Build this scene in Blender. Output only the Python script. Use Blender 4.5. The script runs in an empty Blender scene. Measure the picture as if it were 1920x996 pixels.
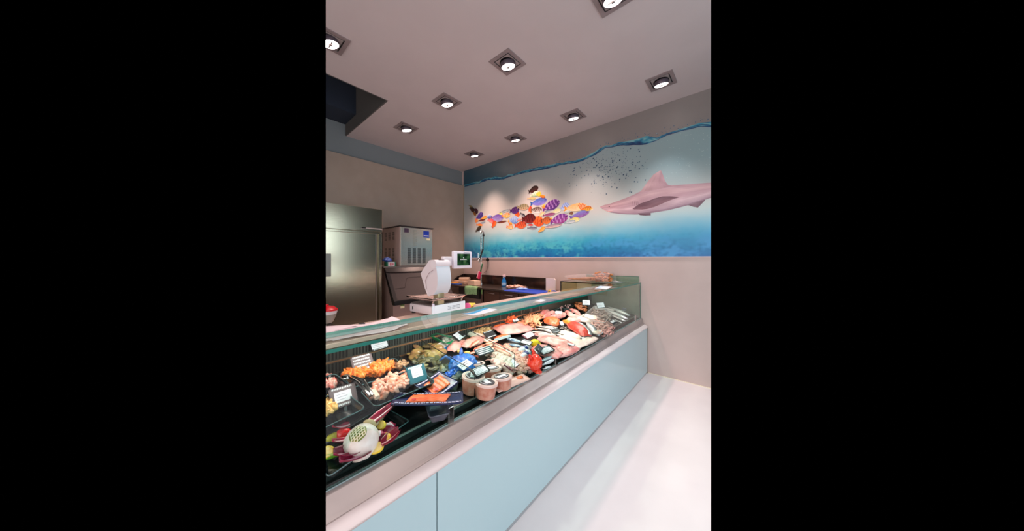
import bpy, bmesh, math, random
from mathutils import Vector, Matrix, Euler, noise
random.seed(7)
C = bpy.context.scene.collection
SC = bpy.context.scene
R = math.radians; PI = math.pi

# ---------------------------------------------------------------- camera, exposure, light
FPX, CX, CY, TH, CAMH = 505., 972., 487., R(40.3), 1.4
cam = bpy.data.cameras.new('camera'); co = bpy.data.objects.new('camera', cam); C.objects.link(co)
cam.sensor_width = 36; cam.lens = FPX/1920*36; cam.clip_start = .02
cam.shift_x = -(CX-960)/1920; cam.shift_y = -(498-CY)/1920
co.location = (0, 0, CAMH); co.rotation_euler = (PI/2, 0, TH)
SC.camera = co
SC.view_settings.view_transform = 'Standard'; SC.view_settings.look = 'None'
SC.view_settings.gamma = 1; SC.view_settings.use_curve_mapping = False
SC.view_settings.exposure = 0.12
SC.cycles.max_bounces = 10; SC.cycles.transparent_max_bounces = 24
SC.cycles.use_denoising = True
SC.cycles.sample_clamp_indirect = 4
w = bpy.data.worlds.new('world'); SC.world = w; w.use_nodes = True
w.node_tree.nodes['Background'].inputs[0].default_value = (0, 0, 0, 1)
w.node_tree.nodes['Background'].inputs[1].default_value = 0

def area(name, loc, target, sx, sy, power, col):
    l = bpy.data.lights.new(name, 'AREA'); l.shape = 'RECTANGLE'; l.size = sx; l.size_y = sy
    l.energy = power; l.color = col
    o = bpy.data.objects.new(name, l); C.objects.link(o); o.location = loc
    o.rotation_euler = (Vector(target)-Vector(loc)).to_track_quat('-Z', 'Y').to_euler()
    return o
# area lights added for unseen shop windows and lost bounce: behind the photographer, right
area('shop_front_daylight_fill', (-.6, -2.50, 1.5), (-.6, 0, 1.5), 3.8, 2.4, 72, (1, .92, .90))
area('side_daylight_fill', (1.62, 1.3, 1.55), (0, 1.3, 1.5), 2.6, 2.2, 52, (.76, .92, 1.0))  # unseen source, placed so the fridge door reflects it

# ---------------------------------------------------------------- helpers
def lin(c):
    r = []
    for v in c[:3]:
        v = v/255
        r.append(v/12.92 if v <= .04045 else ((v+.055)/1.055)**2.4)
    return (r[0], r[1], r[2], 1)
MATS = {}
def P(name, col, rough=.5, metal=0., col2=None, scale=20, bump=0., emit=0., rnd=0., alpha=1., spec=.5, col3=None, detail=4, stretch=None, sss=0.):
    if name in MATS: return MATS[name]
    m = bpy.data.materials.new(name); m.use_nodes = True; nt = m.node_tree; N = nt.nodes; L = nt.links
    b = N['Principled BSDF']
    b.inputs['Base Color'].default_value = lin(col); b.inputs['Roughness'].default_value = rough
    b.inputs['Metallic'].default_value = metal; b.inputs['Specular IOR Level'].default_value = spec
    if sss: b.inputs['Subsurface Weight'].default_value = sss; b.inputs['Subsurface Scale'].default_value = .01
    if alpha < 1: b.inputs['Alpha'].default_value = alpha
    if emit:
        b.inputs['Emission Color'].default_value = lin(col); b.inputs['Emission Strength'].default_value = emit
    if col2 or bump or rnd:
        tc = N.new('ShaderNodeTexCoord'); mp = N.new('ShaderNodeMapping'); L.new(tc.outputs['Object'], mp.inputs[0])
        if stretch: mp.inputs['Scale'].default_value = stretch
        nz = N.new('ShaderNodeTexNoise'); nz.inputs['Scale'].default_value = scale; nz.inputs['Detail'].default_value = detail
        L.new(mp.outputs[0], nz.inputs['Vector'])
        src = None
        if col2:
            cr = N.new('ShaderNodeValToRGB'); e = cr.color_ramp.elements
            e[0].position = .38; e[0].color = lin(col); e[1].position = .62; e[1].color = lin(col2)
            if col3:
                q = e.new(.75); q.color = lin(col3)
            L.new(nz.outputs['Fac'], cr.inputs[0]); src = cr.outputs[0]
        if rnd:
            oi = N.new('ShaderNodeObjectInfo'); hs = N.new('ShaderNodeHueSaturation'); mr = N.new('ShaderNodeMapRange')
            mr.inputs['To Min'].default_value = 1-rnd; mr.inputs['To Max'].default_value = 1+rnd
            L.new(oi.outputs['Random'], mr.inputs[0]); L.new(mr.outputs[0], hs.inputs['Value'])
            if src: L.new(src, hs.inputs['Color'])
            else: hs.inputs['Color'].default_value = lin(col)
            src = hs.outputs[0]
        if src: L.new(src, b.inputs['Base Color'])
        if bump:
            bp = N.new('ShaderNodeBump'); bp.inputs['Strength'].default_value = bump; bp.inputs['Distance'].default_value = .01
            L.new(nz.outputs['Fac'], bp.inputs['Height']); L.new(bp.outputs[0], b.inputs['Normal'])
    MATS[name] = m; return m
def glass_mat(name, tint, ior=1.45, gloss=(1, 1, 1), haze=0.):
    m = bpy.data.materials.new(name); m.use_nodes = True; nt = m.node_tree; N = nt.nodes; L = nt.links
    N.remove(N['Principled BSDF']); out = N['Material Output']
    t = N.new('ShaderNodeBsdfTransparent'); t.inputs[0].default_value = tuple(tint)+(1,)
    g = N.new('ShaderNodeBsdfGlossy'); g.inputs['Roughness'].default_value = .0; g.inputs[0].default_value = tuple(gloss)+(1,)
    f = N.new('ShaderNodeFresnel'); f.inputs[0].default_value = ior
    gm = N.new('ShaderNodeNewGeometry'); iv = N.new('ShaderNodeMath'); iv.operation = 'SUBTRACT'; iv.inputs[0].default_value = 1; L.new(gm.outputs['Backfacing'], iv.inputs[1])
    mu = N.new('ShaderNodeMath'); mu.operation = 'MULTIPLY'; L.new(f.outputs[0], mu.inputs[0]); L.new(iv.outputs[0], mu.inputs[1])
    x = N.new('ShaderNodeMixShader'); L.new(mu.outputs[0], x.inputs[0]); L.new(t.outputs[0], x.inputs[1]); L.new(g.outputs[0], x.inputs[2])
    o = x.outputs[0]
    if haze:
        d = N.new('ShaderNodeBsdfDiffuse'); d.inputs[0].default_value = tuple(tint)+(1,)
        y = N.new('ShaderNodeMixShader'); y.inputs[0].default_value = haze; L.new(o, y.inputs[1]); L.new(d.outputs[0], y.inputs[2]); o = y.outputs[0]
    L.new(o, out.inputs[0]); MATS[name] = m; return m
def paint_mat(name, rough=.5, noise_amt=0., nscale=30):
    """printed picture: colours come from the mesh's colour attribute"""
    m = bpy.data.materials.new(name); m.use_nodes = True; nt = m.node_tree; N = nt.nodes; L = nt.links
    b = N['Principled BSDF']; b.inputs['Roughness'].default_value = rough
    a = N.new('ShaderNodeAttribute'); a.attribute_name = 'print'
    L.new(a.outputs['Color'], b.inputs['Base Color'])
    MATS[name] = m; return m

class MB:
    def __init__(s): s.bm = bmesh.new(); s.mi = 0
    def _fin(s, vs, M):
        if M is not None: bmesh.ops.transform(s.bm, matrix=M, verts=vs)
    def _mark(s, n0):
        s.bm.faces.ensure_lookup_table()
        for f in s.bm.faces[n0:]: f.material_index = s.mi
    def box(s, a, b, bev=0., M=None, seg=2):
        n0 = len(s.bm.faces)
        r = bmesh.ops.create_cube(s.bm, size=1); vs = r['verts']
        for v in vs:
            v.co = Vector([(a[i]+b[i])/2 + v.co[i]*abs(b[i]-a[i]) for i in range(3)])
        s._fin(vs, M)
        if bev:
            es = list({e for v in vs for e in v.link_edges})
            r = bmesh.ops.bevel(s.bm, geom=es, offset=bev, segments=seg, profile=.5, affect='EDGES')
        s._mark(n0 if not bev else max(0, n0-0)); return s
    def prism(s, pts, d0, d1, axis='y', M=None):
        """polygon pts in the two other axes, extruded along axis"""
        n0 = len(s.bm.faces)
        def mk(p, d):
            if axis == 'y': return Vector((p[0], d, p[1]))
            if axis == 'z': return Vector((p[0], p[1], d))
            return Vector((d, p[0], p[1]))
        A = [s.bm.verts.new(mk(p, d0)) for p in pts]; B = [s.bm.verts.new(mk(p, d1)) for p in pts]
        n = len(pts)
        f1 = s.bm.faces.new(A); f2 = s.bm.faces.new(B[::-1])
        fs = [f1, f2]
        for i in range(n): fs.append(s.bm.faces.new((A[(i+1) % n], A[i], B[i], B[(i+1) % n])))
        bmesh.ops.recalc_face_normals(s.bm, faces=fs)
        s._fin(A+B, M); s._mark(n0); return s
    def tube(s, path, r, n=10, M=None, closed=False):
        n0 = len(s.bm.faces); P_ = [Vector(p) for p in path]; rs = r if isinstance(r, (list, tuple)) else [r]*len(P_)
        rings = []; up = Vector((0, 0, 1)); prev = None
        for i, p in enumerate(P_):
            if closed: t = (P_[(i+1) % len(P_)]-P_[i-1]).normalized()
            else: t = (P_[min(i+1, len(P_)-1)]-P_[max(i-1, 0)]).normalized()
            if prev is None:
                a = t.cross(up if abs(t.dot(up)) < .95 else Vector((1, 0, 0))).normalized()
            else:
                a = (prev - t*prev.dot(t)).normalized()
            prev = a; b = t.cross(a)
            rings.append([s.bm.verts.new(p+(a*math.cos(2*PI*k/n)+b*math.sin(2*PI*k/n))*rs[i]) for k in range(n)])
        m = len(rings)
        for i in range(m if closed else m-1):
            q = rings[(i+1) % m]
            for k in range(n): s.bm.faces.new((rings[i][k], rings[i][(k+1) % n], q[(k+1) % n], q[k]))
        if not closed: s.bm.faces.new(rings[0][::-1]); s.bm.faces.new(rings[-1])
        s._fin([v for g in rings for v in g], M); s._mark(n0); return s
    def cyl(s, p0, p1, r, n=20, r2=None, M=None): return s.tube([p0, p1], [r, r if r2 is None else r2], n, M)
    def lathe(s, prof, n=24, M=None, sx=1., sy=1.):
        n0 = len(s.bm.faces); rings = []
        for (r, z) in prof:
            rings.append([s.bm.verts.new((max(r, 1e-4)*math.cos(2*PI*k/n)*sx, max(r, 1e-4)*math.sin(2*PI*k/n)*sy, z)) for k in range(n)])
        for i in range(len(rings)-1):
            for k in range(n): s.bm.faces.new((rings[i][k], rings[i][(k+1) % n], rings[i+1][(k+1) % n], rings[i+1][k]))
        s.bm.faces.new(rings[0][::-1]); s.bm.faces.new(rings[-1])
        s._fin([v for g in rings for v in g], M); s._mark(n0); return s
    def blob(s, c, r, sub=2, amp=0., freq=30., seed=0, M=None):
        n0 = len(s.bm.faces)
        q = bmesh.ops.create_icosphere(s.bm, subdivisions=sub, radius=1)['verts']
        for v in q:
            k = 1+amp*noise.noise(Vector(v.co)*freq*.05+Vector((seed, seed*1.7, 0)))*2
            v.co = Vector((c[0]+v.co.x*r[0]*k, c[1]+v.co.y*r[1]*k, c[2]+v.co.z*r[2]*k))
        s._fin(q, M); s._mark(n0); return s
    def grid(s, f, nu, nv):
        n0 = len(s.bm.faces)
        V = [[s.bm.verts.new(f(i/nu, j/nv)) for j in range(nv+1)] for i in range(nu+1)]
        for i in range(nu):
            for j in range(nv): s.bm.faces.new((V[i][j], V[i+1][j], V[i+1][j+1], V[i][j+1]))
        s._mark(n0); return s
    def slab(s, f, nu, nv, th):
        """sheet with thickness: f(u,v) gives the top, th the depth below"""
        n0 = len(s.bm.faces)
        T_ = [[s.bm.verts.new(f(i/nu, j/nv)) for j in range(nv+1)] for i in range(nu+1)]
        D = [[s.bm.verts.new(Vector(T_[i][j].co)-Vector((0, 0, th))) for j in range(nv+1)] for i in range(nu+1)]
        for i in range(nu):
            for j in range(nv):
                s.bm.faces.new((T_[i][j], T_[i+1][j], T_[i+1][j+1], T_[i][j+1])); s.bm.faces.new((D[i][j+1], D[i+1][j+1], D[i+1][j], D[i][j]))
        for i in range(nu):
            s.bm.faces.new((D[i][0], D[i+1][0], T_[i+1][0], T_[i][0])); s.bm.faces.new((T_[i][nv], T_[i+1][nv], D[i+1][nv], D[i][nv]))
        for j in range(nv):
            s.bm.faces.new((T_[0][j], T_[0][j+1], D[0][j+1], D[0][j])); s.bm.faces.new((D[nu][j], D[nu][j+1], T_[nu][j+1], T_[nu][j]))
        s._mark(n0); return s
    def m(s, i): s.mi = i; return s
def O(name, mb, mats, parent=None, smooth=False, kind=None):
    me = bpy.data.meshes.new(name); bmesh.ops.recalc_face_normals(mb.bm, faces=mb.bm.faces[:]); mb.bm.to_mesh(me); mb.bm.free()
    for m in (mats if isinstance(mats, (list, tuple)) else [mats]): me.materials.append(m)
    if smooth:
        me.shade_smooth() if hasattr(me, 'shade_smooth') else None
        if smooth != 'all':
            me.set_sharp_from_angle(angle=R(40))
    o = bpy.data.objects.new(name, me); C.objects.link(o)
    if parent: o.parent = parent
    if kind: o['kind'] = kind
    return o
def T(name, label, cat, loc=(0, 0, 0), rot=(0, 0, 0), group=None):
    o = bpy.data.objects.new(name, None); C.objects.link(o); o.empty_display_size = .05
    o.location = loc; o.rotation_euler = rot; o['label'] = label; o['category'] = cat
    if group: o['group'] = group
    return o
def tag(o, label, cat, group=None, kind=None):
    o['label'] = label; o['category'] = cat
    if group: o['group'] = group
    if kind: o['kind'] = kind
    return o
def dup(root, loc, rot=None, label=None, scale=None):
    r = root.copy(); C.objects.link(r); r.location = loc
    if rot is not None: r.rotation_euler = rot
    if scale is not None: r.scale = (scale,)*3 if isinstance(scale, (int, float)) else scale
    if label: r['label'] = label
    for ch in KIDS.get(root.name) or KIDS.setdefault(root.name, [x for x in C.objects if x.parent == root]):
        c = ch.copy(); C.objects.link(c); c.parent = r
        for g in KIDS.get(ch.name) or KIDS.setdefault(ch.name, [x for x in C.objects if x.parent == ch]):
            d = g.copy(); C.objects.link(d); d.parent = c
    return r
KIDS = {}

# a pixel of the photograph to a point of the room
FW = Vector((-math.sin(TH), math.cos(TH), 0)); RT = Vector((math.cos(TH), math.sin(TH), 0)); EYE = Vector((0, 0, CAMH))
def ray(u, v): return FW+RT*((u-CX)/FPX)+Vector((0, 0, (CY-v)/FPX))
def onz(u, v, z): d = ray(u, v); return EYE+d*((z-CAMH)/d.z)
def onx(u, v, x): d = ray(u, v); return EYE+d*(x/d.x)
def ony(u, v, y): d = ray(u, v); return EYE+d*(y/d.y)
DS = .13; DX0, DZ0 = -1.06, .70      # the display deck: slope, front edge
def deckz(x): return DZ0+DS*(DX0-x)
def dk(u, v, h=0.):
    d = ray(u, v); k = (DZ0+h+DS*DX0-CAMH)/(d.z+DS*d.x); return EYE+d*k
def mpp(p): return (Vector(p)-EYE).dot(FW)/FPX     # metres a pixel covers at p
TILT = math.atan(DS)
def drot(h=0., lean=0., roll=0.):    # resting on the deck, turned by h about its normal
    return (Matrix.Rotation(TILT, 3, 'Y') @ Matrix.Rotation(h, 3, 'Z') @ Matrix.Rotation(lean, 3, 'Y') @ Matrix.Rotation(roll, 3, 'X')).to_euler()

# ---------------------------------------------------------------- common materials
white_paint = P('ceiling_paint', (190, 180, 180), .8, col2=(193, 183, 183), scale=3)
steel = P('brushed_steel', (190, 186, 176), .28, 1., col2=(172, 168, 160), scale=40, stretch=(1, 1, 30), detail=3)
steel_w = P('worktop_steel', (190, 184, 178), .25, 1., col2=(176, 170, 164), scale=40, stretch=(30, 1, 1), detail=3)
dsteel = P('dark_steel', (110, 106, 104), .35, 1.)
chrome = P('chrome', (215, 212, 208), .12, 1.)
black = P('black_plastic', (16, 18, 20), .35)
matblack = P('matte_black', (12, 12, 12), .8)
whitep = P('white_plastic', (226, 226, 230), .35)
GL = glass_mat('clear_glass', (.87, .965, .94))
GLT = glass_mat('top_glass', (.82, .93, .90), 1.5)
GE = P('glass_edge_green', (22, 112, 98), .15)
GD = P('glass_edge_dark', (10, 22, 20), .2)
paper = P('white_paper', (228, 226, 230), .7)
ink = P('dark_ink', (40, 40, 50), .7)
chalk = P('white_lettering', (225, 225, 228), .7)

# ---------------------------------------------------------------- the room
XW, YW, ZC = -4.54, 3.58, 3.26
XR = -.2
def struct(name, mb, mats, **k): return O(name, mb, mats, kind='structure', **k)
struct('floor', MB().box((-4.75, -.5, -.1), (1.2, 3.75, 0)), P('floor_tile', (228, 220, 220), .25, col2=(234, 226, 226), scale=2, spec=.4))
# the customer side of the room, behind the photographer
back_poly = [(-4.6, -1.35), (-.25, -.35), (.15, .05), (1.25, 2.5), (1.7, 2.5), (1.7, -2.6), (-4.6, -2.6)]
struct('floor_2', MB().prism(back_poly, -.1, 0, 'z'), MATS['floor_tile'])
struct('ceiling_2', MB().prism(back_poly, ZC, ZC+.1, 'z'), white_paint)
struct('wall_right', MB().box((1.7, -2.6, 0), (1.8, 2.6, ZC)), P('shop_wall', (200, 186, 182), .6))
struct('wall_front', MB().box((-4.6, -2.7, 0), (1.8, -2.6, ZC)), MATS['shop_wall'])
b = MB().box((-3.2, -2, ZC), (1.6, 1.42, ZC+.12)).box((-4.62, 1.42, ZC), (1.6, 3.8, ZC+.12))
cl = struct('ceiling', b, white_paint)
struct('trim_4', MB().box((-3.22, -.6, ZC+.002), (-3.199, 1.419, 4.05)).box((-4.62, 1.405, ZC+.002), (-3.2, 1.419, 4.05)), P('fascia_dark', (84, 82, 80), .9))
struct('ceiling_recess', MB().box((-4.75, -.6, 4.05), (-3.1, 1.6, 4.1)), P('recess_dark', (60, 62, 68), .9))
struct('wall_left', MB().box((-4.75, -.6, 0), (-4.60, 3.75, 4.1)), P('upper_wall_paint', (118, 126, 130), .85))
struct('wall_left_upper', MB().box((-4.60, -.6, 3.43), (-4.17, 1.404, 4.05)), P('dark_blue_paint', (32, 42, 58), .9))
struct('trim_1', MB().box((-4.60, -.6, 0), (XW, YW, 2.955), .004), P('wall_cladding', (152, 138, 126), .45, col2=(156, 142, 130), scale=6))
struct('wall_back', MB().box((-4.75, YW, 0), (1.2, 3.75, 3.4)), P('wall_panel', (200, 180, 174), .42, col2=(204, 184, 178), scale=4))
struct('trim_2', MB().box((-4.54, YW-.012, 1.425), (-.1, YW, 1.436)), P('mural_edge_trim', (214, 200, 200), .4))
struct('trim_3', MB().box((-4.54, YW-.02, 1.43), (-4.515, YW-.001, 2.955)), P('corner_profile', (200, 190, 175), .3, .8))
struct('baseboard_back', MB().box((-.93, YW-.008, 0), (.2, YW, .006)), P('joint_strip', (235, 225, 200), .4))

# ---------------------------------------------------------------- the mural
def srgb(c, k=1.): c = lin(c); return (c[0]*k, c[1]*k, c[2]*k, 1)
def lerp(a, b, t): return tuple(a[i]+(b[i]-a[i])*t for i in range(3))
def ramp(stops, t):
    if t <= stops[0][0]: return stops[0][1]
    for (a, ca), (b_, cb) in zip(stops, stops[1:]):
        if t <= b_: return lerp(ca, cb, (t-a)/(b_-a))
    return stops[-1][1]
class PR:      # printed shapes on the mural wall, in wall metres (x,z), k = layer of ink
    def __init__(s): s.v = []; s.f = []; s.c = []
    def quad(s, pts, col, k):
        n = len(s.v)
        for (x, z) in pts: s.v.append((x, YW-.004-.0006*k, z))
        s.f.append(list(range(n, n+len(pts)))); s.c.append(col)
    def build(s, name, parent):
        me = bpy.data.meshes.new(name); me.from_pydata(s.v, [], s.f); me.materials.append(MATS['mural_print'])
        a = me.color_attributes.new('print', 'FLOAT_COLOR', 'CORNER'); i = 0
        for f, c in zip(s.f, s.c):
            for j in range(len(f)):
                a.data[i].color = c; i += 1
        me.update(); o = bpy.data.objects.new(name, me); C.objects.link(o); o.parent = parent; return o
paint_mat('mural_print', .42)
def px(u, v): p = ony(u, v, YW); return (p.x, p.z)
WAVE = [(868, 351), (900, 343), (916, 337), (944, 336), (964, 329), (988, 323), (1010, 319), (1030, 315), (1050, 309.6), (1081, 305), (1100, 298), (1118, 289), (1136, 277), (1169, 272), (1211, 270), (1232, 262.6), (1250, 254), (1280, 245), (1311, 237.7), (1340, 237)]
WTOP = [(868, 347), (900, 339), (916, 332), (944, 331), (964, 325), (988, 318), (1010, 313), (1030, 309), (1050, 305), (1081, 300), (1100, 292), (1118, 283), (1136, 272), (1169, 266), (1205, 256), (1232, 257), (1247, 251), (1280, 240), (1311, 230), (1340, 227)]
WX = [(px(*a), px(*b)) for a, b in zip(WAVE, WTOP)]
def wave_z(x, top=False):
    for (a, at), (b_, bt) in zip(WX, WX[1:]):
        if x <= b_[0]:
            t = (x-a[0])/(b_[0]-a[0]); return (at[1]+(bt[1]-at[1])*t) if top else (a[1]+(b_[1]-a[1])*t)
    return WX[-1][1][1] if top else WX[-1][0][1]
mural = T('wall_mural', 'printed underwater mural with a shark and a school of small fish on the back wall', 'mural', (0, 0, 0))
def mural_col(x, z):
    n = noise.noise(Vector((x*3, z*4, 1)))*.5+noise.noise(Vector((x*9, z*14, 3)))*.35
    n2 = noise.noise(Vector((x*24, z*34, 7)))
    zw = wave_z(x)
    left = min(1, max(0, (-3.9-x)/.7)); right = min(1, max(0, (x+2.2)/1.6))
    if z > zw:
        t = min(1, (z-zw)/.5)
        c = lerp((40, 74, 92), (124, 118, 116), min(1, max(0, (x+4.4)/2.0)))
        return lerp(c, lerp(c, (150, 142, 138), .3), t+n*.4)
    t = (z-1.435)/1.0
    c = ramp([(0, (30, 110, 176)), (.10, (28, 138, 188)), (.22, (60, 178, 208)), (.34, (132, 200, 216)), (.48, (186, 212, 214)), (.66, (205, 204, 198)), (1.0, (176, 176, 172)), (1.5, (138, 152, 156))], t+n*.10*(1-min(1, t)))
    if t < .36:
        n2 = n2*.6+.5*noise.noise(Vector((x*13, z*17, 21)))    # the reef at the bottom
        reef = noise.noise(Vector((x*5, z*7, 11)))+.5*n2
        k = max(0, min(1, (.32-t)*6))*max(0, min(1, reef*2.2+.30))
        c = lerp(c, (96, 200, 206) if x < -1.8 else (80, 172, 230), k*.75)
        c = lerp(c, (14, 78, 134), min(1, max(0, -n2*2.0))*.32*min(1, max(0, (.34-t)*4)))
    if right: c = lerp(c, lerp(c, (70, 140, 190), .5), right*max(0, min(1, 1-abs(t-.2)*3)))
    if right and t > .6: c = lerp(c, (128, 152, 156), right*min(1, (t-.6)*2))
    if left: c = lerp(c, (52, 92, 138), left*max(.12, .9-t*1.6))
    return c
bd = PR(); NX, NZ = 430, 170
xs = [-4.54+(4.44*i/NX) for i in range(NX+1)]; zs = [1.436+(ZC-1.436)*(j/NZ)**1.25 for j in range(NZ+1)]
bd.v = [(x, YW-.004, z) for x in xs for z in zs]
me = bpy.data.meshes.new('mural_print_sheet')
fc = [(i*(NZ+1)+j, (i+1)*(NZ+1)+j, (i+1)*(NZ+1)+j+1, i*(NZ+1)+j+1) for i in range(NX) for j in range(NZ)]
me.from_pydata(bd.v, [], fc); me.materials.append(MATS['mural_print'])
ca = me.color_attributes.new('print', 'FLOAT_COLOR', 'POINT')
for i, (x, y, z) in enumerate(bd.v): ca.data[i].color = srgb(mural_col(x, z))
o = bpy.data.objects.new('mural_sheet', me); C.objects.link(o); o.parent = mural
# water line
pr = PR(); n = 620
for i in range(n):
    xa = -4.52+4.42*i/n; xb = -4.52+4.42*(i+1)/n
    th = lambda x: (wave_z(x, True)-wave_z(x))*(1.0+.35*noise.noise(Vector((x*6, 5, 0))))
    for j in range(5):
        q = noise.noise(Vector((xa*5, j*.7, 2)))+.6*noise.noise(Vector((xa*19, j*1.3, 2)))
        c = ramp([(-.6, (12, 44, 88)), (-.1, (20, 84, 120)), (.2, (42, 124, 150)), (.5, (110, 160, 166))], q+.12*(j-1.5)-(.4 if j == 0 else 0))
        lo = wave_z(xa)+th(xa)*(j/5-.12)+.01*noise.noise(Vector((xa*9, 0, 0))); lo2 = wave_z(xb)+th(xb)*(j/5-.12)+.01*noise.noise(Vector((xb*9, 0, 0)))
        pr.quad([(xa, lo), (xb, lo2), (xb, lo2+th(xb)/5), (xa, lo+th(xa)/5)], srgb(c), 1)
pr.build('water_line', mural)
pr = PR()
def dot(x, z, r, c, k=1, n=6): pr.quad([(x+r*math.cos(2*PI*i/n), z+r*math.sin(2*PI*i/n)) for i in range(n)], srgb(c), k)
for i in range(330):
    u = random.gauss(1140, 42); v = random.gauss(312, 20)-(u-1140)*.12
    if not 1040 < u < 1215: continue
    x, z = px(u, v)
    if z > wave_z(x)-.03: continue
    dot(x, z, random.choice((.003, .004, .006, .009)), random.choice(((36, 66, 96), (54, 82, 106), (86, 110, 124))))
for i in range(120):
    x = random.uniform(-3.6, -.2); z = wave_z(x, True)+abs(random.gauss(0, .03)); dot(x, z, random.uniform(.002, .006), (34, 84, 116))
for i in range(60): x, z = px(random.uniform(1230, 1333), random.uniform(250, 340)); dot(x, z, .004, (160, 180, 180))
pr.build('bubbles', mural)
# school of fish in the outline of a bigger fish
pr = PR()
def fishp(u, v, L, H, ang, ct, cb, stripe=None, tail=None, k=2, shape=1., face=1):
    x0, z0 = px(u, v); s = mpp((x0, YW, z0)); L *= s*1.16; H *= s*1.12; a = R(ang); n, m = 14, 6
    L *= 1.0/ max(.6, abs(RT.x)) * .86
    def pt(t, r):      # t 0 tail .. 1 nose
        h = (math.sin(PI*min(1, max(0, t*.96+.02)))**(.62*shape))*(1-.25*(1-t))*H/2
        xx = (t-.5)*L*face; zz = h*r; return (x0+xx*math.cos(a)-zz*math.sin(a), z0+xx*math.sin(a)+zz*math.cos(a))
    tc = tail or ct
    pr.quad([pt(.06, .7), pt(.06, -.7), tuple(pt(.0, 0)[i]+(pt(-.02, 0)[i]-pt(.9, 0)[i])*.16+(pt(.5, -1)[i]-pt(.5, 0)[i])*.7 for i in (0, 1)),
             tuple(pt(.0, 0)[i]+(pt(-.02, 0)[i]-pt(.9, 0)[i])*.10 for i in (0, 1)),
             tuple(pt(.0, 0)[i]+(pt(-.02, 0)[i]-pt(.9, 0)[i])*.16+(pt(.5, 1)[i]-pt(.5, 0)[i])*.7 for i in (0, 1))], srgb(tc), k)
    for i in range(n):
        for j in range(m):
            r0, r1 = -1+2*j/m, -1+2*(j+1)/m; t0, t1 = i/n, (i+1)/n
            c = lerp(cb, ct, min(1, max(0, (j+.5)/m*1.2-.1)))
            if stripe and (i+(j//3)) % 3 == 1 and 0 < j < m-0: c = lerp(c, stripe, .8)
            if i == n-2 and j == m//2: c = (20, 20, 24)
            q = noise.noise(Vector((u+i*.6, v+j*.9, 0)))*22
            c = tuple(max(0, min(255, c_+q)) for c_ in c)
            pr.quad([pt(t0, r0), pt(t1, r0), pt(t1, r1), pt(t0, r1)], srgb(c), k+.5)
PUR, PUL, VIO, BLU = (92, 50, 128), (150, 110, 190), (112, 84, 170), (70, 100, 170)
ORG, ORD, YEL, MAR, DRK = (238, 120, 50), (206, 64, 34), (236, 190, 70), (90, 26, 30), (40, 24, 24)
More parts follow.
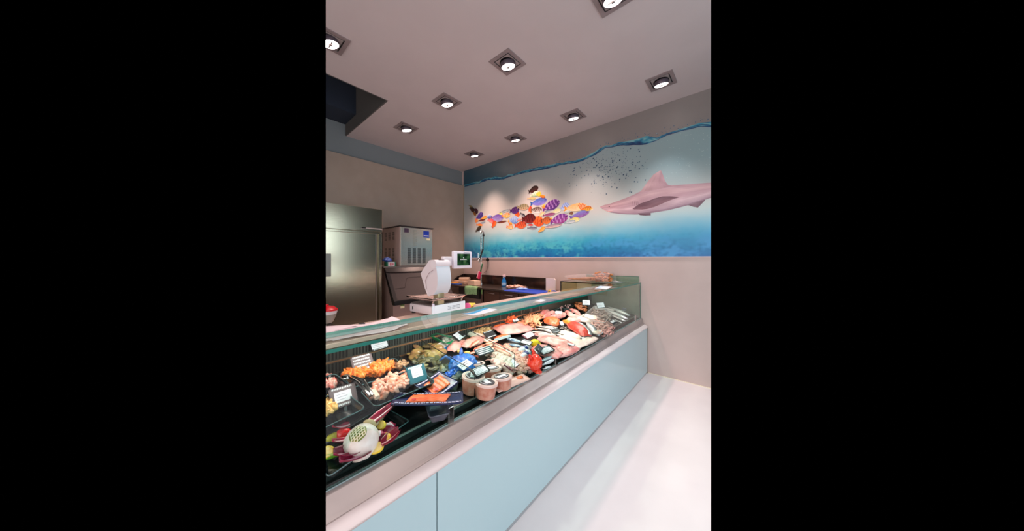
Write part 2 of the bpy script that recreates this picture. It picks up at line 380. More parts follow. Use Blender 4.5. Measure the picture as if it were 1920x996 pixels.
FISH = [(883, 387, 8, 4, -20, (120, 110, 60), (150, 130, 80)), (886, 393, 11, 9, -30, DRK, (60, 30, 20)), (893.5, 396, 9, 9, -50, (60, 24, 44), (50, 20, 30)), (890.5, 401, 8, 6, -40, (110, 70, 30), (160, 100, 40)),
 (900.5, 404.5, 14, 11, 20, VIO, (70, 60, 140), (40, 30, 80)), (909, 408, 12, 5, 10, ORG, YEL), (918, 406, 9, 8, 0, (230, 234, 240), BLU, (60, 80, 160)), (904, 413, 15, 4, 3, (90, 40, 40), (130, 60, 50)),
 (894, 413, 6, 9, 60, ORG, (240, 160, 80)), (905, 418, 13, 3, 8, (110, 130, 150), (170, 190, 200)), (900, 422, 12, 5, -8, ORG, (250, 170, 90)), (898, 429, 12, 8, 30, (80, 70, 50), (50, 40, 40)),
 (921.5, 414, 12, 8, -20, (216, 70, 90), (240, 150, 140)), (927, 420, 10, 10, 50, ORD, ORG), (941, 416.5, 20, 4, 2, (90, 46, 40), (130, 70, 50)), (939, 401, 7, 5, 0, (226, 220, 70), (236, 230, 120)),
 (933.5, 409, 22, 14, -6, VIO, (160, 150, 200), None, (120, 60, 150)), (950, 404, 14, 10, 0, ORG, YEL, (250, 230, 200)), (947, 396, 17, 4, 6, (110, 124, 136), (190, 200, 204)), (966, 394.5, 16, 13, 0, (90, 46, 110), PUR, (50, 20, 70)),
 (982, 388.5, 20, 12, -6, (150, 140, 110), (190, 160, 130), (110, 110, 70)), (970, 402, 10, 10, -30, ORD, ORG), (957, 418, 9, 8, -40, YEL, ORG), (957, 426, 12, 8, -8, ORG, (250, 190, 110), (250, 240, 220)),
 (965, 412.5, 15, 15, 0, (150, 180, 226), (100, 140, 210), (200, 214, 240)), (977.5, 422, 20, 14, 0, ORD, (240, 110, 60), (150, 80, 60)), (981.5, 405, 11, 8, -40, (40, 40, 50), (200, 200, 200)), (993, 410, 22, 19, 0, MAR, (130, 40, 40), (60, 16, 20)),
 (995, 393, 6, 14, 10, (226, 60, 40), ORG), (1007, 394, 18, 12, -6, (110, 90, 80), (226, 220, 214), (60, 46, 40)), (1001.5, 355.5, 16, 13, 12, (36, 22, 18), (70, 30, 24)), (1004, 364, 15, 10, 8, (190, 206, 176), (140, 170, 130), (220, 226, 210)),
 (1011, 364, 8, 9, 0, YEL, (200, 190, 60)), (1018, 368.5, 9, 6, -20, (240, 150, 40), (180, 90, 30)), (998, 372.5, 14, 4, -8, (240, 160, 90), (226, 190, 140)), (1011.5, 378.5, 26, 14, 4, (70, 100, 176), (130, 120, 200), None, (40, 80, 150)),
 (1035, 385, 27, 19, 14, (110, 50, 140), PUR, (190, 150, 210)), (1020, 387.5, 5, 8, 0, YEL, ORG), (1024, 397, 16, 3, 10, (90, 110, 140), (180, 186, 190)), (1031, 402.5, 19, 6, 2, (130, 60, 110), (170, 100, 140)),
 (1009, 415, 22, 19, -18, ORG, (240, 90, 40), (180, 60, 30)), (1025, 413.5, 15, 14, 0, (110, 60, 50), ORG, (226, 120, 60)), (1033.5, 412.5, 5, 9, 0, YEL, ORG), (1050, 411, 27, 19, 10, (120, 56, 146), (150, 70, 140), (196, 150, 210)),
 (1059.5, 387.5, 14, 13, 20, (170, 190, 236), (200, 214, 244), (110, 130, 210)), (1044.5, 396, 14, 8, 10, (214, 220, 150), (230, 226, 200)), (1081, 389, 32, 15, 0, (246, 190, 120), (250, 214, 170), None, (236, 160, 60)),
 (1092, 387.5, 11, 13, -30, (220, 110, 40), ORG, (250, 230, 200)), (1102, 391, 12, 10, 0, (240, 130, 40), YEL, (150, 60, 30)), (1108, 392, 7, 6, 0, (250, 210, 130), (250, 230, 190)), (1088, 402.5, 28, 12, 10, (130, 130, 206), (150, 100, 170), None, (110, 90, 170)),
 (1079, 412, 14, 9, -4, (230, 220, 120), (240, 236, 190)), (1070, 416, 16, 6, 4, (150, 170, 180), (214, 220, 220)), (1072, 400, 6, 6, 0, (120, 80, 60), (150, 100, 80)), (1037, 424, 30, 7, 4, (140, 130, 150), (226, 190, 180)),
 (1017, 430, 12, 8, 30, (246, 160, 60), (250, 190, 110)), (999, 428, 16, 6, -4, (90, 100, 120), (170, 170, 180)), (995, 422, 10, 4, -4, (200, 40, 50), (226, 110, 100)), (985, 413, 9, 4, 0, (226, 150, 90), (160, 90, 70)), (1064, 397, 10, 6, 0, (226, 226, 220), (170, 190, 190)),
 (975, 412, 9, 4, 10, (230, 170, 150), (210, 120, 110)), (1016, 402, 12, 6, 30, (244, 190, 130), (250, 220, 180))]
for i, f in enumerate(FISH): fishp(*f[:7], *(f[7:]), k=2+(i % 7)*.9)
pr.build('school_of_fish', mural)
# the shark
pr = PR()
TOPL = [(1125.6, 387.3), (1134, 384.5), (1145, 382), (1160, 376.5), (1175, 371), (1190, 364.5), (1202, 358.5), (1222, 351.5), (1250, 347.8), (1270, 347), (1287, 346), (1310, 344.2), (1342, 342)]
BOTL = [(1126, 390), (1134, 394.5), (1145, 398.8), (1160, 401), (1175, 402.2), (1190, 402.6), (1202, 402.4), (1222, 399.5), (1250, 395), (1270, 390.5), (1287, 386), (1310, 379), (1342, 368)]
def pl(L_, t):
    k = t*(len(L_)-1); i = min(int(k), len(L_)-2); f = k-i; return (L_[i][0]+(L_[i+1][0]-L_[i][0])*f, L_[i][1]+(L_[i+1][1]-L_[i][1])*f)
def strip(T_, B_, cols, n=72, m=14, k=1, nz=16):
    for i in range(n):
        for j in range(m):
            q = []
            for (t, r) in ((i/n, j/m), ((i+1)/n, j/m), ((i+1)/n, (j+1)/m), (i/n, (j+1)/m)):
                a, b_ = pl(T_, t), pl(B_, t); q.append(px(a[0]+(b_[0]-a[0])*r, a[1]+(b_[1]-a[1])*r))
            c = ramp(cols, j/m); s_ = noise.noise(Vector((i*.12, j*.5, k)))*nz; c = tuple(max(0, min(255, x_+s_)) for x_ in c)
            pr.quad(q, srgb(c), k)
strip(TOPL, BOTL, [(0, (176, 142, 148)), (.2, (196, 160, 164)), (.5, (186, 150, 158)), (.62, (206, 176, 182)), (.85, (180, 150, 160)), (1, (128, 104, 120))])
strip([(1200, 361), (1208, 350), (1214.5, 341), (1226, 327), (1238, 320)], [(1262, 350), (1252, 346.5), (1247, 339), (1243.5, 329), (1240, 320.5)], [(0, (186, 150, 152)), (1, (164, 130, 138))], 30, 8, 1.5)
strip([(1186, 392), (1200, 382), (1214, 377.5), (1228, 372), (1242, 368.5), (1256, 368), (1274, 369.5)], [(1190, 393), (1204, 393), (1214, 392), (1228, 388), (1242, 382), (1256, 376), (1274, 370)], [(0, (110, 78, 88)), (1, (140, 102, 110))], 34, 7, 2.5)
strip([(1287, 386), (1298, 382), (1310, 378.5), (1322, 374.5)], [(1291, 385), (1300, 388), (1309, 389.5), (1322, 376)], [(0, (130, 100, 112)), (1, (116, 88, 100))], 20, 6, 1.5)
strip([(1196, 400), (1208, 400), (1220, 399)], [(1200, 403.6), (1210, 404.5), (1220.5, 404)], [(0, (120, 92, 104)), (1, (110, 84, 96))], 10, 4, 1.5)
strip([(1131, 392), (1140, 395.5), (1150, 395)], [(1132, 393.5), (1141, 397.5), (1150, 396)], [(0, (236, 214, 210)), (1, (200, 120, 120))], 10, 4, 2.5)
for i in range(4): strip([(1186+i*3.2, 378), (1187+i*3.2, 386)], [(1187+i*3.2, 378), (1188+i*3.2, 386)], [(0, (140, 108, 116)), (1, (140, 108, 116))], 3, 2, 2.5)
dot(*px(1142.5, 387.5), .008, (30, 24, 28), 3, 10)
pr.build('shark', mural)

# ---------------------------------------------------------------- recessed ceiling lights
lens = P('lamp_face', (255, 236, 226), .4, emit=9)
frame_m = P('grey_trim', (140, 126, 126), .5, .1)
gim_m = P('gimbal_grey', (156, 144, 142), .45, .2)
hous_m = P('lamp_housing', (92, 82, 92), .35, .4)
def downlight(x, y, label, aim, power, angle=75, blend=.6, col=(1, .74, .66), tilt=25):
    t = T('recessed_spotlight', label, 'ceiling light', (x, y, ZC), (0, 0, 0), 'square recessed spotlights in the ceiling')
    b = MB(); s, q = .125, .092
    for (a0, a1, b0, b1) in ((-s, s, -s, -q), (-s, s, q, s), (-s, -q, -q, q), (q, s, -q, q)): b.box((a0, b0, -.008), (a1, b1, .0))
    O('trim_frame', b, frame_m, t)
    O('gap_shade_sheet', MB().box((-q, -q, -.002), (q, q, 0)), black, t)  # black sheet imitates the shaded recess round the plate
    g = MB(); n = 32; n0 = 0       # square plate with a round hole
    oc = []; ic = []
    for k in range(n):
        a = 2*PI*k/n+PI/4; c_, s_ = math.cos(a), math.sin(a); m_ = .082/max(abs(c_), abs(s_))
        oc.append((c_*m_, s_*m_)); ic.append((c_*.074, s_*.074))
    for k in range(n):
        k2 = (k+1) % n; vs = []
        for z in (-.003, -.007): vs.append([g.bm.verts.new((p[0], p[1], z)) for p in (oc[k], oc[k2], ic[k2], ic[k])])
        for j in range(4): g.bm.faces.new((vs[0][j], vs[0][(j+1) % 4], vs[1][(j+1) % 4], vs[1][j]))
        g.bm.faces.new(vs[0]); g.bm.faces.new(vs[1][::-1])
    O('gimbal_plate', g, gim_m, t)
    d = (Vector(aim)-Vector((x, y, ZC))).normalized(); ax = d.cross(Vector((0, 0, -1)))
    tl = min(R(tilt), math.acos(max(-1, min(1, -d.z))))
    M = (Matrix.Rotation(-tl, 4, ax.normalized()) if ax.length > 1e-4 else Matrix()) @ Matrix.Translation((0, 0, .010))
    M = Matrix.Rotation(R(14), 4, 'X') @ Matrix.Diagonal((1.0, 1.0, 1.05, 1))
    hd = O('lamp_housing', MB().lathe([(.052, .008), (.066, .0), (.071, -.014), (.071, -.034), (.068, -.040), (.064, -.038), (.062, -.030)], 32, M), hous_m, t, smooth=True)
    O('lamp_lens', MB().lathe([(.062, -.034), (.062, -.038), (.03, -.0375), (.0, -.038)], 32, M), lens, hd, smooth=True)
    O('lamp_cap', MB().box((-.045, -.004, -.041), (.045, .004, -.037), M=M).lathe([(.014, -.038), (.012, -.046), (.004, -.048)], 16, M), P('cap_grey', (120, 112, 112), .4), hd, smooth=True)
    l = bpy.data.lights.new('spot', 'SPOT'); l.energy = power; l.color = col; l.spot_size = R(angle); l.spot_blend = blend; l.shadow_soft_size = .05
    lo = bpy.data.objects.new('spot', l); C.objects.link(lo); lo.parent = t
    lo.location = M @ Vector((0, 0, -.06)); lo.rotation_euler = d.to_track_quat('-Z', 'Y').to_euler()
    return t
PK = (1, .65, .55)
downlight(-3.66, 3.11, 'square recessed spotlight nearest the corner where mural and left wall meet', (-3.66, 3.19, 0), 160, 84, .9, PK)
downlight(-2.70, 3.11, 'square recessed spotlight by the mural wall, above the middle of the small-fish school', (-2.70, 3.19, 0), 160, 84, .9, PK)
downlight(-1.71, 3.11, 'square recessed spotlight by the mural wall, between fish school and shark head', (-1.71, 3.15, 0), 85, 82, .8, (1, .74, .68))
downlight(-.68, 3.10, 'square recessed spotlight by the mural wall, above the shark', (-.9, 3.10, 0), 45, 80, .6, (.95, .92, .95))
downlight(-3.66, 1.87, 'square recessed spotlight nearest the left wall, beside the stepped ceiling edge', (-3.66, 1.95, 0), 80, 76, .6, (1, .72, .62))
downlight(-2.69, 1.87, 'square recessed spotlight, middle of the row over the scale and counter', (-2.4, 1.95, 0), 95, 80, .6, PK)
downlight(-1.72, 1.87, 'largest fully visible square recessed spotlight, over the fish counter', (-1.45, 1.9, .4), 110, 80, .6, (1, .83, .78))
downlight(-.72, 1.87, 'square recessed spotlight cut by the top edge of the photo', (-1.0, 1.95, .4), 55, 80, .7, (.96, .94, .97))
downlight(-2.69, .70, 'square recessed spotlight cut by the left edge of the photo', (-1.8, .8, .8), 85, 80, .6, (1, .80, .74))

# ---------------------------------------------------------------- display counter
ctr = T('display_counter', 'long glass fronted fish display counter with pale blue front panels', 'display counter', (-1.45, 1.7, 0))
def OC(name, mb, mats, parent=None, **k):      # a part of the counter built in room coordinates
    bmesh.ops.translate(mb.bm, vec=(1.45, -1.7, 0), verts=mb.bm.verts[:])
    return O(name, mb, mats, parent or ctr, **k)
YS, YE = -.3, 3.57
panel_m = P('pale_blue_glass_panel', (184, 208, 214), .12, spec=.5)
for a, b_ in ((YS, .603), (.607, 3.555)):
    OC('front_panel', MB().box((-.955, a, .022), (-.935, b_, .560), .0015), panel_m)
OC('panel_end_trim', MB().box((-.957, 3.556, .0), (-.931, 3.575, .566), .002), steel)
OC('plinth', MB().box((-.95, YS, 0), (-.938, YE, .022)), P('plinth_aluminium', (190, 200, 204), .2, .9))
OC('body', MB().box((-1.95, YS, .02), (-.957, YE, .54)), P('counter_body', (70, 70, 72), .6))
b = MB(); b.prism([(-.957, .566), (-.931, .562), (-.931, .572), (-.964, .5955), (-.972, .5955)], YS, YE, 'y')
OC('lower_rail', b, P('rail_pink_aluminium', (226, 212, 212), .4, .1), smooth=True)
b = MB().prism([(-1.024, .664), (-.998, .664), (-.994, .660), (-.984, .606), (-.972, .598), (-.970, .5945), (-1.02, .58)], YS, YE, 'y')
OC('steel_ledge', b, P('ledge_steel', (168, 154, 150), .42, .35, col2=(160, 148, 146), scale=4, stretch=(1, 1, 1)), smooth=True)
b = MB().prism([(-1.056, .56), (-1.024, .56), (-1.024, .664), (-1.056, .664)], YS, YE, 'y')
OC('glass_channel', b, P('channel_dark', (30, 28, 26), .3, .3))
OC('glass_seal', MB().box((-1.026, YS, .662), (-1.014, YE, .668)), P('seal_bright', (190, 216, 220), .15, .6))
fg = OC('front_glass', MB().box((-1.023, YS, .668), (-1.015, YE, 1.100)), GL)
OC('front_glass_edge', MB().box((-1.023, YE, .668), (-1.015, YE+.004, 1.100)), GE)
tg = OC('top_glass', MB().box((-1.262, YS, 1.1015), (-1.018, 3.575, 1.1115)), GLT)
OC('top_glass_edge', MB().box((-1.018, YS, 1.1005), (-1.0135, 3.575, 1.1125)), GE, tg)
OC('top_glass_edge', MB().box((-1.265, YS, 1.1015), (-1.262, 3.14, 1.1115)), P('glass_edge_light', (150, 200, 190), .2), tg)
# deck, its front lip, rear wall, worktop
deck_m = P('deck_steel', (74, 72, 72), .3, .7, col2=(60, 60, 62), scale=8)
b = MB().prism([(DX0, .56), (DX0, DZ0), (-1.67, deckz(-1.67)), (-1.67, .56)], YS, YE, 'y')
OC('deck', b, deck_m)
OC('deck_lip', MB().box((-1.063, YS, .690), (-1.056, YE, .7005)), steel)
OC('rear_panel', MB().box((-1.685, YS, .70), (-1.67, YE, .952)), P('rear_panel_steel', (96, 94, 88), .35, .7))
b = MB()
for i in range(140):
    y = .1+i*.0165
    if y > 2.35: break
    for z in (.800, .868):
        if i % 9 != 8: b.box((-1.6715, y, z), (-1.6685, y+.008, z+.05))
OC('air_slots', b, matblack)
for z in (.790, .858, .926): OC('grille_rail', MB().box((-1.6725, YS, z-.004), (-1.667, 2.4, z+.004)), P('rail_orange_reflection', (196, 140, 104), .3, .8))  # orange base colour carries the reflection on these bars
OC('worktop', MB().box((-2.0, YS, .945), (-1.62, YE, .970), .003), P('worktop_wall_reflection', (206, 180, 166), .35, .4))  # beige base colour stands in for the wall's reflection in the steel
OC('rear_doors', MB().box((-1.985, YS, .05), (-1.965, YE, .945)), P('rear_door_dark', (52, 46, 42), .5))
OC('end_panel', MB().box((-1.668, 3.555, .70), (-1.03, 3.566, 1.098)), P('end_panel_green', (142, 146, 130), .35, .2, col2=(130, 136, 122), scale=9))
st = OC('added_light_strip', MB().box((-1.300, YS, 1.088), (-1.262, 3.13, 1.102), .003), P('strip_housing', (200, 206, 204), .3, .4))  # strip and its area lights are added to brighten the food
for y in (.75, 1.55, 2.35): 
    l = bpy.data.lights.new('case_fill_light', 'AREA'); l.shape = 'RECTANGLE'; l.size = .03; l.size_y = .75; l.energy = 3.3; l.color = (1, .80, .76)
    lo = bpy.data.objects.new('case_fill_light', l); C.objects.link(lo); lo.parent = st; lo.location = Vector((-1.281, y, 1.086))-Vector((-1.45, 1.7, 0)); lo.rotation_euler = (0, R(8), 0)
# glass dividers across the deck
for yd, zf, zb in ((.896, .833, .892), (1.204, .843, .921)):
    d = OC('divider', MB().prism([(-1.052, .703), (-1.052, zf), (-1.56, zb), (-1.60, deckz(-1.6)+.003)], yd-.002, yd+.002, 'y'), GL)
    pth = [(-1.05, yd, .702), (-1.05, yd, zf-.004), (-1.056, yd, zf+.002), (-1.56, yd, zb+.002)]
    OC('divider_edge', MB().tube(pth, .0022, 6), GD, d, smooth=True)
# clamps that hold the front glass
for uc, vc in ((843, 772), (1041, 676), (1137, 632), (1190, 606)):
    y = onx(uc, vc, -1.02).y
    k = OC('glass_clamp', MB().box((-1.028, y-.014, .664), (-1.006, y+.014, .742), .002), chrome)
    OC('clamp_screw', MB().box((-1.0062, y-.014, .692), (-1.0045, y+.014, .695)), black, k)
# corner case that returns along the wall
OC('corner_glass', MB().box((-1.907, 3.136, .972), (-1.27, 3.144, 1.100)), glass_mat('corner_glass', (.84, .86, .74)))
OC('corner_glass', MB().box((-1.911, 3.146, .972), (-1.903, 3.57, 1.100)), MATS['corner_glass'])
tg2 = OC('corner_top_glass', MB().box((-1.911, 3.132, 1.1015), (-1.2625, 3.57, 1.1115)), GLT)
OC('corner_top_edge', MB().box((-1.912, 3.128, 1.1000), (-1.10, 3.132, 1.1125)).box((-1.915, 3.128, 1.1), (-1.911, 3.57, 1.1125)), GD, tg2)
OC('corner_post', MB().box((-1.915, 3.130, .972), (-1.904, 3.140, 1.1)), black)
up = OC('wall_upstand', MB().box((-1.75, 3.562, 1.114), (-1.035, 3.570, 1.186)), glass_mat('upstand_glass', (.66, .78, .68), haze=.15))
OC('upstand_edge', MB().box((-1.75, 3.560, 1.184), (-1.035, 3.572, 1.188)), GE, up)

# ---------------------------------------------------------------- refrigerator
fr = T('upright_fridge', 'tall stainless steel upright fridge beside the ice machine', 'fridge', (-4.12, 1.15, 0))
def OF(name, mb, mats, parent=None, **k):
    bmesh.ops.translate(mb.bm, vec=(4.12, -1.15, 0), verts=mb.bm.verts[:]); return O(name, mb, mats, parent or fr, **k)
fst = P('fridge_steel', (196, 188, 166), .2, 1., col2=(186, 180, 158), scale=30, stretch=(1, .3, 20), detail=2)
OF('body', MB().box((-4.52, .84, .12), (-3.80, 1.585, 1.99), .004), fst)
OF('header', MB().box((-4.50, .84, 1.768), (-3.745, 1.582, 2.072), .004), fst)
c_ = OF('control_panel', MB().box((-3.7455, 1.32, 1.800), (-3.743, 1.580, 1.816)), P('label_strip', (176, 160, 156), .5))
OF('display', MB().box((-3.7435, 1.322, 1.802), (-3.7415, 1.375, 1.816)), P('display_black', (20, 14, 20), .2), c_)
dr = OF('door', MB().box((-3.80, .85, .15), (-3.755, 1.505, 1.742), .006), fst)
OF('handle', MB().box((-3.757, .83, 1.20), (-3.744, .996, 1.47), .004), P('handle_grey', (120, 116, 110), .35, .9), dr)
OF('door_seal', MB().box((-3.80, 1.505, .15), (-3.775, 1.530, 1.742)), P('seal_grey', (120, 110, 100), .4, .6))
OF('side_post', MB().box((-3.80, 1.545, .12), (-3.768, 1.585, 1.745), .003), fst)
for y in (.88, 1.55): OF('foot', MB().cyl((-3.85, y, 0), (-3.85, y, .12), .02).cyl((-4.45, y, 0), (-4.45, y, .12), .02), chrome)
# ---------------------------------------------------------------- ice machine on its bin
ic = T('ice_machine', 'stainless ice maker with black lid, vents and a blue badge', 'ice machine', (-4.2, 2.17, 1.303))
def OI(name, mb, mats, parent=None, **k):
    bmesh.ops.translate(mb.bm, vec=(4.2, -2.17, -1.303), verts=mb.bm.verts[:]); return O(name, mb, mats, parent or ic, **k)
ist = P('ice_maker_steel', (196, 190, 176), .26, 1., col2=(188, 184, 172), scale=20, stretch=(1, .4, 10))
isd = P('ice_maker_side', (186, 164, 160), .5)
OI('housing', MB().box((-4.50, 1.905, 1.303), (-3.915, 2.435, 1.893), .003), isd)
fp = OI('front_cover', MB().box((-3.915, 1.912, 1.31), (-3.90, 2.432, 1.888), .003), ist)
OI('lid', MB().box((-4.50, 1.895, 1.890), (-3.885, 2.448, 1.909), .004), P('lid_black', (30, 22, 24), .4))
b = MB()
for c in range(4):
    y0 = 2.015+c*.082
    for k in range(15): b.box((-3.9015, y0, 1.345+k*.0158), (-3.899, y0+.054, 1.356+k*.0158))
OI('front_vents', b, P('vent_dark', (40, 44, 46), .4), fp)
b = MB()
for c in range(3):
    x0 = -4.42+c*.13
    for (z0, nn) in ((1.36, 12), (1.70, 7)):
        for k in range(nn): b.box((x0, 1.9035, z0+k*.019), (x0+.07, 1.906, z0+.009+k*.019))
OI('side_vents', b, MATS['vent_dark'])
OI('badge', MB().box((-3.9005, 2.275, 1.755), (-3.898, 2.375, 1.855)), P('badge_blue', (16, 56, 176), .4), fp)
b = MB()
for k in range(9): b.box((-3.8985, 2.283+k*.0095, 1.771), (-3.8970, 2.2895+k*.0095, 1.786))
OI('badge_lettering', b, chalk, fp)
OI('sticker', MB().box((-3.9005, 1.965, 1.808), (-3.898, 2.035, 1.872)), P('sticker_maroon', (70, 46, 70), .5), fp)
OI('rating_label', MB().box((-3.9005, 2.330, 1.708), (-3.898, 2.392, 1.738)), P('label_yellow', (226, 214, 170), .5), fp)
b = MB()
for k in range(22): b.box((-3.9003, 2.10, 1.605+k*.0115), (-3.8990, 2.10+random.uniform(.03, .075), 1.609+k*.0115))
OI('printed_lines', b, P('etched_grey', (120, 124, 112), .5), fp)
ib = T('ice_bin', 'dark ice storage bin with a slanted black door under the ice machine', 'ice bin', (-4.2, 2.05, 0))
def OB(name, mb, mats, parent=None, **k):
    bmesh.ops.translate(mb.bm, vec=(4.2, -2.05, 0), verts=mb.bm.verts[:]); return O(name, mb, mats, parent or ib, **k)
bst = P('bin_steel', (150, 128, 122), .45, .5)
OB('body', MB().prism([(-4.5, .12), (-3.60, .12), (-3.60, .80), (-3.86, 1.285), (-3.86, 1.30), (-4.5, 1.30)], 1.66, 2.62, 'y'), bst)
OB('top_ledge', MB().box((-4.5, 1.645, 1.284), (-3.855, 2.46, 1.303), .003), P('ledge_grey', (120, 112, 108), .4, .5))
d = OB('door', MB().prism([(-3.600, .835), (-3.575, .85), (-3.825, 1.235), (-3.850, 1.225)], 1.70, 2.60, 'y'), P('door_black', (44, 34, 34), .45), smooth=True)
OB('door_frame', MB().prism([(-3.612, .79), (-3.560, .80), (-3.560, .84), (-3.84, 1.27), (-3.87, 1.255)], 1.655, 1.705, 'y').prism([(-3.60, .785), (-3.555, .79), (-3.560, .845), (-3.602, .85)], 1.66, 2.62, 'y').prism([(-3.80, 1.225), (-3.85, 1.285), (-3.88, 1.285), (-3.86, 1.225)], 1.66, 2.62, 'y'), P('frame_black', (14, 14, 16), .3))
b = MB()
def ondoor(y, t): return (-3.574-.25*t, y, .853+.385*t)
b.tube([ondoor(1.72, .38), ondoor(1.86, .40), ondoor(1.89, .55), ondoor(1.93, .72), ondoor(1.97, .75), ondoor(2.55, .77)], .0022, 6)
OB('door_groove', b, P('groove_dark', (20, 16, 18), .5), d, smooth=True)
OB('warning_label', MB().box((-3.5995, 1.76, .735), (-3.597, 1.815, .765)), P('label_cream', (226, 222, 180), .6))
OB('warning_label_band', MB().box((-3.5995, 1.76, .768), (-3.597, 1.815, .785)), P('label_green', (80, 110, 50), .6))
for x in (-3.66, -4.44):
    for y in (1.72, 2.56): OB('foot', MB().cyl((x, y, 0), (x, y, .125), .022), chrome)
# small things on the bin beside the machine
p_ = onx(734, 499, -3.93); bx = T('small_carton', 'small white carton with green ends on the ice bin', 'box', (-3.96, p_.y, 1.303), (0, 0, .1))
O('carton', MB().box((-.03, -.055, 0), (.03, .055, .062), .002), paper, bx)
O('carton_end', MB().box((-.031, -.078, 0), (.031, -.052, .063), .002).box((-.031, .046, 0), (.031, .066, .063), .002), P('carton_green', (20, 112, 80), .5), bx)
O('carton_print', MB().box((.030, -.03, .01), (.0315, .0, .05)).box((.030, .01, .015), (.0315, .03, .045)), P('carton_print', (206, 120, 130), .6), bx)
tp = T('blue_cloth', 'crumpled blue packet lying on the small carton by the fridge', 'packet', (-4.0, onx(726, 490, -4.0).y, 1.366))
O('packet', MB().blob((0, 0, .03), (.05, .06, .032), 3, .35, 60, 3), P('packet_blue', (96, 120, 190), .4, col2=(60, 90, 180), scale=30), tp, smooth='all')

# ---------------------------------------------------------------- sink bench along the back wall
sb = T('sink_bench', 'stainless sink bench with dark backsplash along the mural wall', 'bench', (-3.3, 3.3, 0))
def OS(name, mb, mats, parent=None, **k):
    bmesh.ops.translate(mb.bm, vec=(3.3, -3.3, 0), verts=mb.bm.verts[:]); return O(name, mb, mats, parent or sb, **k)
bd_st = P('splash_steel', (92, 78, 72), .22, .9, col2=(70, 62, 62), scale=5, stretch=(1, 1, 1))
OS('bench_top', MB().box((-4.5, 3.0, .905), (-2.16, 3.575, .932), .003), P('bench_top_steel', (120, 108, 100), .25, .9))
OS('backsplash', MB().box((-4.5, 3.545, .932), (-2.34, 3.575, 1.106), .002), bd_st)
OS('side_splash', MB().prism([(3.2, .932), (3.545, .932), (3.545, 1.104), (3.40, 1.06)], -4.52, -4.50, 'x'), bd_st)
OS('basin', MB().box((-4.0, 3.04, .73), (-3.45, 3.45, .905)), P('basin_steel', (80, 78, 78), .35, .8))
for a, b_ in ((-3.32, -2.96), (-2.94, -2.58), (-2.56, -2.20)):
    q = OS('cabinet_door', MB().box((a, 3.03, .12), (b_, 3.05, .895), .003), P('door_brown_steel', (84, 62, 52), .3, .5))
    OS('handle', MB().box((a+.10, 3.018, .85), (b_-.10, 3.03, .865), .002), chrome, q)
OS('cabinet', MB().box((-3.34, 3.05, .10), (-2.18, 3.55, .905)), P('cabinet_dark', (40, 32, 30), .6))
for x in (-4.46, -3.38):
    OS('leg', MB().box((x-.02, 3.04, 0), (x+.02, 3.08, .905)), chrome); OS('leg', MB().box((x-.02, 3.50, 0), (x+.02, 3.54, .905)), chrome)
bn = T('waste_bin', 'grey waste bin under the sink bench below the green cloth', 'bin', (-3.70, 3.22, 0))
O('bin_body', MB().lathe([(.11, 0), (.14, .52), (.15, .56), (.145, .57), (.135, .56)], 4, Matrix.Rotation(PI/4, 4, 'Z')), P('bin_grey', (78, 76, 78), .5), bn)
O('bin_rim', MB().lathe([(.15, .55), (.157, .56), (.157, .585), (.148, .585)], 4, Matrix.Rotation(PI/4, 4, 'Z')), P('bin_rim', (60, 58, 60), .5), bn)
# white board at the end of the bench
wb = tag(O('cutting_board', MB().prism([(-2.335, .933), (-2.165, .933), (-2.165, 1.095), (-2.185, 1.118), (-2.335, 1.118)], 3.40, 3.42, 'y'), P('polyethylene_white', (232, 214, 208), .4)), 'white plastic board standing upright at the right end of the sink bench', 'cutting board')
# green towel hanging over the bench edge
tw = T('green_towel', 'green cloth hanging over the front edge of the sink bench', 'towel', (-3.62, 3.0, .932))
b = MB()
def tf(s_, t_):
    x = -.16+.34*s_; w_ = .006*math.sin(s_*22)+.004*math.sin(s_*9+2)
    if t_ < .35: return Vector((x+.03*t_, .10-.30*t_, .006+.003*math.sin(s_*14)))
    k = (t_-.35)/.65; return Vector((x*(1-.05*k)+.01, -.006-.012*min(1, k*4)+w_*k, .004-.125*k-.008*math.sin(s_*6)*k))
b.grid(tf, 26, 16)
bmesh.ops.solidify(b.bm, geom=b.bm.faces[:], thickness=.004)
O('cloth', b, P('towel_green', (172, 214, 160), .9, col2=(150, 196, 140), scale=60, bump=.3), tw, smooth='all')
O('hem', MB().tube([tf(i/12, 1.0)+Vector((0, -.003, 0)) for i in range(13)], .003, 6), P('towel_hem', (150, 182, 134), .9), tw, smooth=True)
# packages and mats at the left end
bxm = P('carton_beige', (206, 176, 150), .7)
def carton(u, v, w_, d_, h_, rot, label, z=.933, y=3.32, col=None):
    p = ony(u, v, y); t = T('carton', label, 'carton', (p.x, y, z), (0, 0, rot), 'cartons and rolls on the sink bench')
    O('carton_body', MB().box((-w_/2, -d_/2, 0), (w_/2, d_/2, h_), .004), col or bxm, t)
    O('flap', MB().box((-w_/2-.002, -d_/2-.004, h_-.03), (w_/2+.002, -d_/2, h_+.004), .001), P('carton_flap', (224, 190, 164), .7), t); return t
carton(866, 526, .34, .20, .055, .12, 'flat beige carton at the left end of the bench, under the paper roll')
carton(889, 525, .20, .14, .085, -.05, 'small pale carton in front of the backsplash, right of the flat one', y=3.25, col=P('carton_pale', (232, 196, 170), .7))
t = T('paper_roll', 'cream paper roll lying on top of the flat beige carton', 'paper roll', (ony(872, 517, 3.33).x, 3.33, .995), (0, 0, .35))
O('roll', MB().cyl((-.12, 0, .028), (.10, 0, .036), .030, 18), P('roll_paper', (222, 190, 164), .7), t, smooth=True)
O('core', MB().cyl((.1, 0, .036), (.104, 0, .036), .012, 12), P('core_brown', (120, 84, 60), .8), t, smooth=True)
